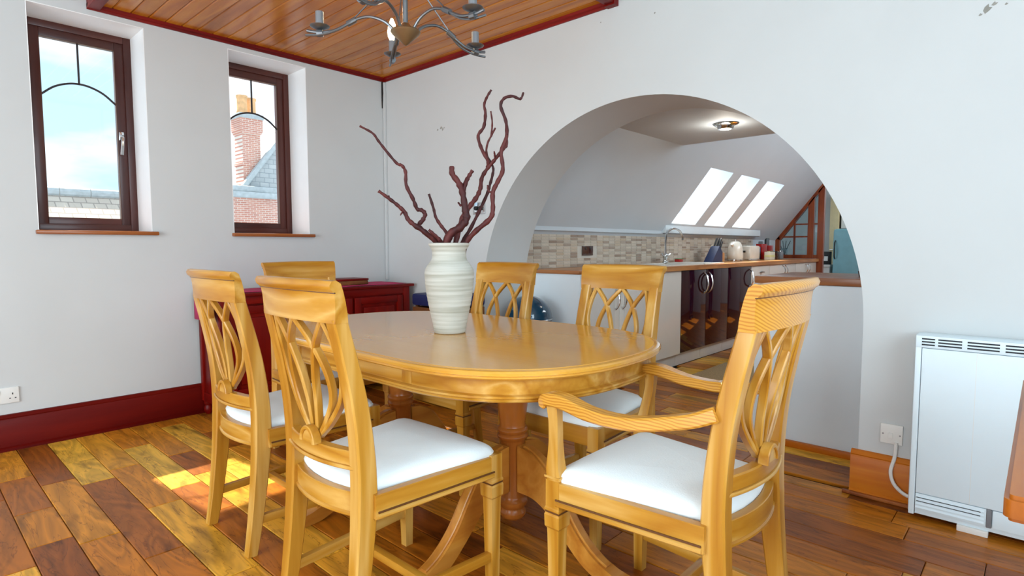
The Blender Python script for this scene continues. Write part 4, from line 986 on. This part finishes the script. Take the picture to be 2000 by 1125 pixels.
    # front legs with collar
    for s in (-1, 1):
        cx, cy = s*(fw-.022), yf-.022
        m = MB()
        def sq(h0, z): return [(cx-h0, cy-h0, z), (cx+h0, cy-h0, z), (cx+h0, cy+h0, z), (cx-h0, cy+h0, z)]
        lv = [(.015, 0), (.0195, .30), (.0205, .315), (.025, .322), (.026, .355), (.0235, .362), (.0235, .366), (.0255, .369), (.0255, .374), (.023, .378), (.023, .456)]
        vs = []
        for h0, z in lv: vs += sq(h0, z)
        fs = [(3, 2, 1, 0), tuple(range((len(lv)-1)*4, len(lv)*4))]
        for i in range(len(lv)-1):
            for j in range(4): fs.append((i*4+j, i*4+(j+1) % 4, (i+1)*4+(j+1) % 4, (i+1)*4+j))
        lg_ = m.add(vs, fs).build('front_leg', 'pine_z', t, smooth=20)
        MB().box(cx-.0242, cx+.0242, cy-.0242, cy+.0242, .3615, .3665).build('collar_line', 'bead', lg_, smooth=0)
        # side stretcher
        MB().bbox(-.011, .011, -.24, .24, -.015, .015, .003).build('side_stretcher', 'pine_y', t, smooth=35, loc=(s*.2045*k, -.035, .125)).rotation_euler = (0, 0, -s*math.radians(5.2)*1.0)
        if arm:
            # arm: shaped support post and sweeping arm
            sp = spline([(cx, cy, .456), (cx+s*.004, cy+.002, .49), (cx+s*.012, cy-.004, .54), (cx+s*.026, cy-.014, .62), (cx+s*.032, cy-.014, .675)], 5)
            MB().sweep(sp, (1, 0, 0), lerp_list([.046, .046, .040, .032, .030, .034], len(sp)), lerp_list([.046, .046, .038, .032, .032, .036], len(sp)), .12).build('arm_post', 'pine_z', t)
            MB().box(cx-.026, cx+.026, cy-.026, cy+.026, .462, .468).build('post_collar', 'pine_z', t, smooth=0)
            ax = spline([(cx+s*.032, cy+.016, .668), (cx+s*.034, cy+.004, .688), (cx+s*.034, cy-.05, .690), (cx+s*.034, cy-.14, .672), (cx+s*.024, cy-.25, .670), (s*.212*k, -.17, .692), (s*.198*k, -.236, .718)], 6)
            MB().sweep(ax, (1, 0, 0), lerp_list([.044, .05, .05, .046, .042, .038, .034], len(ax)), lerp_list([.020, .034, .036, .032, .032, .034, .036], len(ax)), .15).build('arm', 'pine_y', t)
    MB().bbox(-.190*k, .190*k, -.05, -.025, .112, .138, .003).build('cross_stretcher', 'pine_x', t)

def copy_tree(o, parent=None):
    c = o.copy(); C.objects.link(c); c.parent = parent
    for ch in list(o.children): copy_tree(ch, c)
    return c
side = thing('dining_chair', '', 'chair', group='dining chairs round the table'); chair_parts(side, False)
carv = thing('dining_armchair', '', 'armchair', group='dining armchairs at the table ends'); chair_parts(carv, True)
spots = [(side, (-2.225, 1.12), 0, 'pine lattice-back dining chair at far left, next to sun patch'),
         (side, (-1.475, 1.06), 0, 'pine lattice-back dining chair in the foreground, back toward viewer'),
         (side, (-2.075, 1.895), PI, 'pine lattice-back dining chair facing viewer, right of the vase'),
         (side, (-1.380, 1.905), PI, 'pine lattice-back dining chair facing viewer, in front of kitchen opening')]
first = True
for i, (src, (x, y), rz, lab) in enumerate(spots):
    o = src if i == 0 else copy_tree(src)
    o.location = (x, y, 0); o.rotation_euler = (0, 0, rz); o['label'] = lab
arms = [((-.772, 1.474), math.radians(90), 'pine dining armchair at the right end, striped grain on its back'),
        ((-2.80, 1.60), -PI/2, 'pine dining armchair at the far end by the red sideboard')]
for i, ((x, y), rz, lab) in enumerate(arms):
    o = copy_tree(carv) if i == 0 else carv
    o.location = (x, y, 0); o.rotation_euler = (0, 0, rz); o['label'] = lab
    if i == 0:
        for ch in o.children:
            if ch.name.startswith(('top_rail', 'arm')) and 'post' not in ch.name: ch.data = ch.data.copy(); ch.data.materials[0] = MATS['pine_striped']

# ------------------------------------------------------------------ vase and branches
VX, VY, VZ = -1.745, 1.525, TZ+.001
t = thing('floor_vase', 'off-white ribbed ceramic vase standing on the dining table', 'vase', (VX, VY, VZ))
prof = [(.0, 0), (.060, 0), (.064, .004), (.0655, .02)]
for k in range(1, 41):
    u = k/40; z = .02 + u*.27
    r = .0655 + (.098-.0655)*math.sin(min(1, u/.82)*PI/2)**1.15 if u <= .82 else .098 - (.098-.070)*((u-.82)/.18)**1.6
    prof.append((r + .0007*math.sin(k*2.4), z))
prof += [(.068, .300), (.067, .315), (.070, .332), (.078, .345), (.081, .350), (.081, .356), (.074, .358), (.066, .352), (.062, .33), (.058, .28), (.0, .10)]
MB().lathe(prof, 48, cap=False).build('vase_body', 'vase_ribbed', t, smooth=60)
# pixel-measured silhouettes turned into metres: offsets (dx right, dz up) from the mouth, plus depth dy
def br(name, label, pts, r0, r1, subs=()):
    t = thing(name, label, 'branch', (VX, VY, VZ), group='twisted branches in the vase')
    s = 1/2.164/492.0      # zoomed pixel -> metres at the vase
    def conv(q):
        px, py, d = q
        dx, dz = (px-383)*s, (715-py)*s + .345
        return (.735*dx - .678*d, .678*dx + .735*d, dz)
    def mk(q, a, b):
        p = spline([conv(x) for x in q], 5); n = len(p); rr = random.Random(len(q)*7+int(q[0][0]))
        R = [(a+(b-a)*(i/(n-1)))*(1+.14*math.sin(i*1.9)+rr.uniform(-.08, .08)) for i in range(n)]
        return MB().tube(p, R, 8)
    stem = mk(pts, r0, r1).build('stem', 'branch_bark', t, smooth=60)
    for q, a, b in subs: mk(q, a, b).build('twig', 'branch_bark', t, smooth=60)
br('twisted_branch', 'long thin branch arching far to the left', [(372, 900, .02), (340, 722, .0), (300, 672, -.02), (262, 632, -.03), (278, 606, -.03), (288, 582, -.03), (274, 566, -.03), (255, 560, -.03), (240, 520, -.04), (215, 465, -.05), (213, 412, -.05), (200, 386, -.06), (180, 378, -.06), (140, 330, -.07), (110, 290, -.08), (90, 262, -.09), (42, 236, -.10)], .010, .004)
br('twisted_branch', 'knobbly branch leaning left with a broken tip', [(366, 900, .0), (340, 716, -.018), (296, 664, -.04), (250, 630, -.06), (222, 605, -.06), (208, 575, -.06), (182, 548, -.07), (150, 522, -.08), (110, 492, -.09)], .012, .006, [([(208, 575, -.06), (200, 580, -.075), (195, 590, -.08)], .004, .002), ([(150, 522, -.08), (150, 510, -.085)], .004, .003)])
br('twisted_branch', 'short stub branch at the left of the vase mouth', [(380, 880, -.012), (356, 718, -.034), (350, 690, -.05), (330, 668, -.065), (308, 648, -.07)], .009, .006)
br('twisted_branch', 'slim branch rising left of the thick red one', [(385, 880, .03), (380, 705, .02), (374, 665, .02), (345, 625, .02), (325, 592, .02), (316, 555, .02), (297, 494, .02)], .008, .005)
br('twisted_branch', 'thick dark red branch with sawn top in the middle', [(378, 880, -.015), (374, 718, -.032), (398, 662, -.04), (440, 635, -.05), (462, 600, -.05), (456, 560, -.05), (447, 500, -.05), (430, 455, -.05), (405, 420, -.05), (403, 388, -.05)], .017, .010, [([(447, 500, -.05), (458, 455, -.04), (472, 425, -.03), (487, 402, -.03)], .009, .007), ([(440, 550, -.05), (428, 536, -.06)], .005, .003)])
br('twisted_branch', 'branch curving right with forked upper end', [(392, 880, .0), (408, 718, .0), (425, 640, .02), (440, 590, .03), (470, 545, .03), (500, 505, .03), (515, 470, .03), (522, 425, .03), (548, 385, .02), (580, 350, .01), (612, 312, .0), (628, 294, .0), (626, 256, .0)], .012, .005, [([(580, 350, .01), (578, 335, .0), (576, 322, -.01)], .005, .003), ([(548, 385, .02), (548, 355, .03), (520, 300, .04), (506, 245, .05), (530, 208, .05), (537, 150, .06), (532, 112, .06), (545, 75, .07), (562, 48, .07)], .008, .0045)])
br('twisted_branch', 'thin forked twig between the tall right branches', [(396, 880, .03), (428, 718, .04), (470, 640, .05), (512, 556, .06), (545, 485, .06), (552, 460, .06), (566, 410, .06), (568, 375, .06), (542, 325, .05), (545, 280, .05), (562, 245, .05), (580, 214, .04)], .008, .0035, [([(562, 245, .05), (566, 190, .055), (560, 140, .06)], .004, .003)])
br('twisted_branch', 'tallest right branch with a hooked tip', [(400, 880, -.01), (450, 718, -.01), (490, 660, -.02), (556, 604, -.03), (570, 565, -.03), (570, 495, -.03), (590, 450, -.03), (612, 400, -.03), (606, 325, -.03), (628, 265, -.03), (625, 200, -.02), (604, 140, -.02), (618, 108, -.02), (652, 99, -.02), (685, 110, -.02), (698, 84, -.02)], .011, .0045, [([(570, 495, -.03), (552, 486, -.03), (548, 462, -.03)], .005, .003), ([(628, 265, -.03), (632, 252, -.035)], .005, .003)])
t_hub = None

# ------------------------------------------------------------------ chandelier
HX, HY, HZ = -2.0, 1.52, 2.0
t = thing('chandelier', 'pewter five-arm chandelier with one lit candle bulb', 'chandelier', (HX, HY, 0))
MB().lathe([(.0, HZ-.060), (.007, HZ-.058), (.022, HZ-.044), (.056, HZ-.014), (.062, HZ-.005), (.058, HZ+.001), (.03, HZ+.012), (.014, HZ+.03)], 32).build('hub', 'bronze_cone', t)
MB().tube([(0, 0, HZ+.02), (0, 0, 2.50)], .0105, 12).build('rod', 'pewter', t)
MB().lathe([(.0, 2.47), (.03, 2.472), (.055, 2.49), (.06, 2.503), (0, 2.503)], 24).build('ceiling_rose', 'pewter', t)
for k in range(5):
    a = math.radians(9+72*k); ca, sa = math.cos(a), math.sin(a)
    P = lambda r, z, o=0: (r*ca - o*sa, r*sa + o*ca, z)
    arm = MB().tube(spline([P(.045, HZ+.000), P(.085, HZ+.036), P(.145, HZ+.055), P(.20, HZ+.045), P(.25, HZ+.018), P(.30, HZ-.004), P(.36, HZ-.010), P(.405, HZ-.004)], 5), .0062, 8).build('arm', 'pewter', t)
    MB().tube(spline([P(.22, HZ+.034, .006), P(.28, HZ-.004, .012), P(.345, HZ-.022, .008), P(.41, HZ-.024, .004)], 5), .005, 8).build('second_strand', 'pewter', arm)
    MB().tube([P(.205, HZ+.043), P(.24, HZ+.024)], .0115, 10).build('collar', 'pewter', arm)
    MB().tube([P(.215, HZ+.044), P(.02, 2.24)], .0028, 6).build('stay_wire', 'pewter', arm)
    cx, cy, _ = P(.352, 0)
    MB().tube([P(.340, HZ-.014), P(.364, HZ-.014)], .0145, 10).build('clip', 'pewter', arm)
    MB().lathe([(.0, HZ+.002), (.016, HZ+.002), (.038, HZ+.012), (.040, HZ+.015), (.015, HZ+.012), (.0, HZ+.012)], 24, (cx, cy, 0)).build('drip_pan', 'pewter', arm)
    MB().lathe([(.0155, HZ+.012), (.0165, HZ+.02), (.0165, HZ+.072), (.0, HZ+.073)], 18, (cx, cy, 0)).build('candle_sleeve', 'grey_plastic', arm)
    if k == 2:
        MB().lathe([(.010, HZ+.073), (.020, HZ+.095), (.022, HZ+.118), (.016, HZ+.150), (.005, HZ+.176), (.0, HZ+.178)], 16, (cx, cy, 0)).build('bulb', 'bulb_glow', arm)
        l = bpy.data.lights.new('bulb_light', 'POINT'); l.energy = 3; l.color = (1, .8, .5); l.shadow_soft_size = .03; o = bpy.data.objects.new('bulb_light', l); C.objects.link(o); o.parent = t; o.location = (cx, cy, HZ+.20)

# ------------------------------------------------------------------ sideboard and what stands on and by it
SBX0, SBX1, SBY0, SBY1, SBZ = XL+.028, -3.735, 1.385, 2.84, .815
t = thing('sideboard', 'dark red panelled sideboard against the window wall', 'sideboard')
MB().bbox(SBX0, SBX1+.025, SBY0-.025, SBY1+.03, SBZ-.022, SBZ, .006).build('top', 'mahogany_y', t)
MB().box(SBX0+.005, SBX1-.02, SBY0+.012, SBY1-.01, .09, SBZ-.022).build('body', 'mahogany_z', t, smooth=0)
for s in (SBY0, ):
    MB().bbox(SBX0+.005, SBX0+.045, s, s+.02, .09, SBZ-.022, .003).build('side_stile', 'mahogany_z', t); MB().bbox(SBX1-.045, SBX1-.0, s, s+.03, .06, SBZ-.022, .003).build('side_stile', 'mahogany_z', t)
    MB().bbox(SBX0+.04, SBX1-.04, s+.002, s+.02, .09, .15, .003).build('side_rail', 'mahogany_x', t); MB().bbox(SBX0+.04, SBX1-.04, s+.002, s+.02, SBZ-.09, SBZ-.022, .003).build('side_rail', 'mahogany_x', t)
MB().bbox(SBX1-.022, SBX1, SBY1-.06, SBY1, .06, SBZ-.022, .003).build('corner_post', 'mahogany_z', t)
MB().bbox(SBX1-.022, SBX1-.002, SBY0+.03, SBY1-.06, SBZ-.075, SBZ-.022, .003).build('frieze', 'mahogany_y', t)
MB().bbox(SBX1-.022, SBX1-.002, SBY0+.03, SBY1-.06, .09, .14, .003).build('base_rail', 'mahogany_y', t)
W3 = (SBY1-.06-SBY0-.03)/3
for k in range(3):
    a = SBY0+.03+k*W3+.012; b = a+W3-.024; z0, z1 = .15, SBZ-.085
    d = MB().box(SBX1-.016, SBX1-.006, a, b, z0, z1).build('door', 'mahogany_z', t, smooth=0)
    for q in ((a, a+.05, z0, z1), (b-.05, b, z0, z1)): MB().bbox(SBX1-.010, SBX1+.010, *q, .004).build('door_stile', 'mahogany_z', d)
    for q in ((a+.05, b-.05, z0, z0+.05), (a+.05, b-.05, z1-.05, z1)): MB().bbox(SBX1-.010, SBX1+.008, *q, .004).build('door_rail', 'mahogany_y', d)
    MB().bbox(SBX1-.010, SBX1+.004, a+.075, b-.075, z0+.075, z1-.075, .010).build('raised_panel', 'mahogany_z', d)
    MB().lathe([(.006, 0), (.006, .012), (.014, .02), (.012, .028), (0, .03)], 14).build('knob', 'bead', d, loc=(SBX1+.008, b-.025, .48)).rotation_euler = (0, PI/2, 0)
for x in (SBX0+.04, SBX1-.03):
    for y in (SBY0+.03, SBY1-.03): MB().lathe([(.0, 0), (.016, 0), (.028, .02), (.030, .04), (.022, .06), (.028, .07), (.028, .092)], 18, (x, y, 0)).build('foot', 'mahogany_z', t)
m = MB(); NYS = 40; rnn = random.Random(3); vs = []; fs = []
pathyz = [(SBY0-.030, .640), (SBY0-.030, .73), (SBY0-.029, SBZ-.004), (SBY0-.022, SBZ+.003)] + [(SBY0+i*.06, SBZ+.0025) for i in range(1, 24)] + [(SBY1-.03, SBZ+.0025)]
xs = [SBX0+.03+(SBX1-.0-SBX0-.03)*i/8 for i in range(9)]
for j, (yy, zz) in enumerate(pathyz):
    for i, x in enumerate(xs): vs.append((x, yy - (.004*abs(math.sin(i*1.7)) if j < 2 else 0), zz + (.0015*math.sin(i*1.3+j*.8) if j > 3 else 0)))
n9 = len(xs)
for j in range(len(pathyz)-1):
    for i in range(n9-1): fs.append((j*n9+i, j*n9+i+1, (j+1)*n9+i+1, (j+1)*n9+i))
ru = m.add(vs, fs).build('table_runner', 'magenta_cloth', smooth=60); tag(ru, 'magenta cloth runner laid along the red sideboard', 'cloth')
sm = ru.modifiers.new('thickness', 'SOLIDIFY'); sm.thickness = .0025; sm.offset = 1
t = thing('wooden_box', 'flat dark wooden box lying on the red sideboard', 'box', (-3.93, 2.36, SBZ+.006))
MB().bbox(-.10, .10, -.16, .16, 0, .030, .003).build('box_base', 'crate_wood', t); MB().bbox(-.103, .103, -.163, .163, .031, .046, .003).build('lid', 'mahogany_y', t)
# crate with navy cushion
t = thing('wooden_crate', 'brown wooden crate with navy lining between sideboard and arch', 'crate', (-3.12, 2.715, 0))
for k in range(5):
    z0 = .02+k*.135
    MB().bbox(-.20, .20, -.165, -.150, z0, z0+.12, .003).build('slat', 'crate_wood', t); MB().bbox(-.20, .20, .150, .165, z0, z0+.12, .003).build('slat', 'crate_wood', t)
    for s in (-1, 1): MB().bbox(s*.193-.007, s*.193+.007, -.15, .15, z0, z0+.12, .003).build('slat', 'crate_wood', t)
MB().bbox(-.205, .205, -.17, .17, .69, .775, .02).build('lining', 'navy', t)
for sx in (-1, 1):
    for sy in (-1, 1): MB().box(sx*.178-.012, sx*.178+.012, sy*.135-.012, sy*.135+.012, 0, .69).build('corner_post', 'crate_wood', t, smooth=0)
# teal bin
t = thing('dome_bin', 'glossy teal dome-lidded bin against the left half-wall', 'bin', (-2.735, 3.14, 0))
MB().lathe([(.0, 0), (.135, 0), (.14, .01), (.155, .30), (.168, .54), (.172, .56), (.172, .575)], 40).build('bin_body', 'teal_gloss', t)
dome = [(.175, .575), (.178, .59), (.172, .60)] + [(.172*math.cos(q*PI/24), .60+.155*math.sin(q*PI/24)) for q in range(1, 13)]
MB().lathe(dome, 40, cap=False).build('dome_lid', 'teal_gloss', t, smooth=60)
MB().tube([(.177*math.cos(q*PI/20), .177*math.sin(q*PI/20), .588) for q in range(41)], .005, 6).build('rim_ring', 'chrome', t)

# ------------------------------------------------------------------ wall plates
def plate_x(y0, y1, z0, z1):   # on the window wall
    t = thing('wall_socket', 'white double wall socket low on the window wall', 'socket')
    MB().bbox(XL, XL+.009, y0, y1, z0, z1, .003).build('plate', 'plastic_white', t)
    w = y1-y0
    for s in (.27, .73):
        yc = y0+w*s
        MB().bbox(XL+.009, XL+.012, yc-.026+(.014 if s < .5 else -.03), yc-.008+(.014 if s < .5 else -.03), z1-.034, z1-.012, .002).build('rocker', 'plastic_white', t)
        for a, b, c, d in ((yc-.0025, yc+.0025, z0+.046, z0+.056), (yc-.015, yc-.008, z0+.024, z0+.029), (yc+.008, yc+.015, z0+.024, z0+.029)):
            MB().box(XL+.0088, XL+.0094, a+.012*(1 if s > .5 else -1), b+.012*(1 if s > .5 else -1), c, d).build('pin_hole', 'slot_dark', t, smooth=0)
plate_x(.318, .464, .259, .345)
t = thing('dimmer_switch', 'chrome dimmer plate on the wall left of the arch', 'switch')
MB().bbox(-3.052, -2.930, YW-.009, YW-.001, 1.338, 1.422, .003).build('plate', 'chrome', t)
for x in (-3.015, -2.967):
    o = MB().lathe([(.016, 0), (.015, .014), (.012, .017), (0, .017)], 18).build('dial', 'black', t, loc=(x, YW-.009, 1.38)); o.rotation_euler = (PI/2, 0, 0)
t = thing('spur_switch', 'white switch plate beside the heater with cable', 'switch')
MB().bbox(-.492, -.410, YW-.010, YW-.001, .252, .337, .003).build('plate', 'plastic_white', t)
MB().bbox(-.462, -.445, YW-.014, YW-.010, .275, .300, .002).build('rocker', 'plastic_white', t)
for x in (-.482, -.420): o = MB().lathe([(.0035, 0), (.003, .0015), (0, .0016)], 10).build('screw', 'steel', t, loc=(x, YW-.010, .293)); o.rotation_euler = (PI/2, 0, 0)
cb = MB().tube(spline([(-.432, YW-.012, .262), (-.434, YW-.018, .20), (-.444, YW-.034, .14), (-.430, YW-.038, .09), (-.39, YW-.038, .055), (-.34, YW-.04, .05)], 6), .0075, 8).build('heater_cable', 'plastic_white'); tag(cb, 'white cable from the switch plate to the heater', 'cable')

# ------------------------------------------------------------------ storage heater
HX0, HX1, HY0, HY1 = -.366, .50, 2.762, YW-.036
t = thing('storage_heater', 'white storage heater with slotted grilles on the arch wall', 'heater')
MB().bbox(HX0, HX1, HY0+.012, HY1, .022, .752, .010).build('case', 'heater_white', t)
MB().bbox(HX0+.004, HX0+.024, HY0, HY0+.03, .022, .715, .004).build('edge_trim', 'heater_white', t)
MB().bbox(HX0+.026, HX1-.026, HY0, HY0+.02, .115, .700, .002).build('front_panel', 'heater_white', t)
for x in (-.17, -.0, .17): MB().box(x-.0006, x+.0006, HY0-.0004, HY0+.001, .115, .70).build('panel_crease', 'plastic_white', t, smooth=0)
MB().box(HX0+.0245, HX0+.0255, HY0+.006, HY0+.02, .03, .72).build('gap_line', 'grey_plastic', t, smooth=0)
g = MB().bbox(HX0+.004, HX1-.004, HY0-.002, HY0+.04, .702, .750, .004).build('top_grille', 'heater_white', t)
x = HX0+.030; segs = [(HX0+.024, HX0+.066), (HX0+.076, HX0+.150), (HX0+.166, HX0+.26), (HX0+.276, HX0+.37), (HX0+.386, HX0+.48), (HX0+.496, HX0+.59), (HX0+.606, HX0+.70), (HX0+.716, HX0+.81)]
for a, b in segs:
    for k in range(3): MB().box(a, b, HY0-.0026, HY0-.001, .712+k*.0115, .7175+k*.0115).build('slot', 'slot_dark', g, smooth=0)
lg = MB().bbox(HX0+.026, -.118, HY0+.002, HY0+.02, .046, .112, .002).build('lower_grille', 'heater_white', t)
for k in range(4):
    z = .054+k*.015; MB().prism([(HY0-.002, z), (HY0+.004, z+.010), (HY0+.004, z)], 'x', HX0+.028, -.124).build('louvre', 'heater_white', lg, smooth=0)
    if k in (1, 2): MB().box(HX0+.03, -.135, HY0+.0005, HY0+.0035, z+.0105, z+.013).build('louvre_gap', 'slot_dark', lg, smooth=0)
MB().bbox(-.118, -.102, HY0-.001, HY0+.02, .042, .114, .003).build('grille_end', 'grey_plastic', t)
MB().bbox(-.100, HX1-.026, HY0+.001, HY0+.02, .044, .112, .003).build('lower_panel', 'heater_white', t)
for x in (-.205, .34): MB().bbox(x, x+.095, HY0+.004, HY1-.02, .0, .024, .003).build('foot', 'plastic_white', t)

# ------------------------------------------------------------------ desk corner at the right edge
t = thing('wooden_desk', 'rounded corner of a wooden table at the right edge', 'table')
poly = []
dx0, dx1, dy0, dy1, rr = -.0275, 1.15, 1.055, 2.05, .012
for cx, cy, a0 in ((dx0+rr, dy0+rr, PI), (dx1-rr, dy0+rr, 1.5*PI), (dx1-rr, dy1-rr, 0), (dx0+rr, dy1-rr, .5*PI)):
    for q in range(7): poly.append((cx+rr*math.cos(a0+q*PI/12), cy+rr*math.sin(a0+q*PI/12)))
bm = bmesh.new(); f = bm.faces.new([bm.verts.new((x, y, .712)) for x, y in poly]); r = bmesh.ops.extrude_face_region(bm, geom=[f])
for v in [g for g in r['geom'] if isinstance(g, bmesh.types.BMVert)]: v.co.z = .75
bmesh.ops.bevel(bm, geom=[e for e in bm.edges if abs(e.verts[0].co.z-e.verts[1].co.z) < 1e-6], offset=.006, segments=2, affect='EDGES')
MB().bm(bm).build('table_top', 'desk_wood', t)
for x in (dx0+.10, dx1-.10):
    for y in (dy0+.10, dy1-.10): MB().bbox(x-.025, x+.025, y-.025, y+.025, 0, .712, .004).build('leg', 'desk_wood', t)
MB().bbox(dx0+.09, dx1-.09, dy0+.09, dy1-.09, .64, .711, .003).build('apron', 'desk_wood', t)
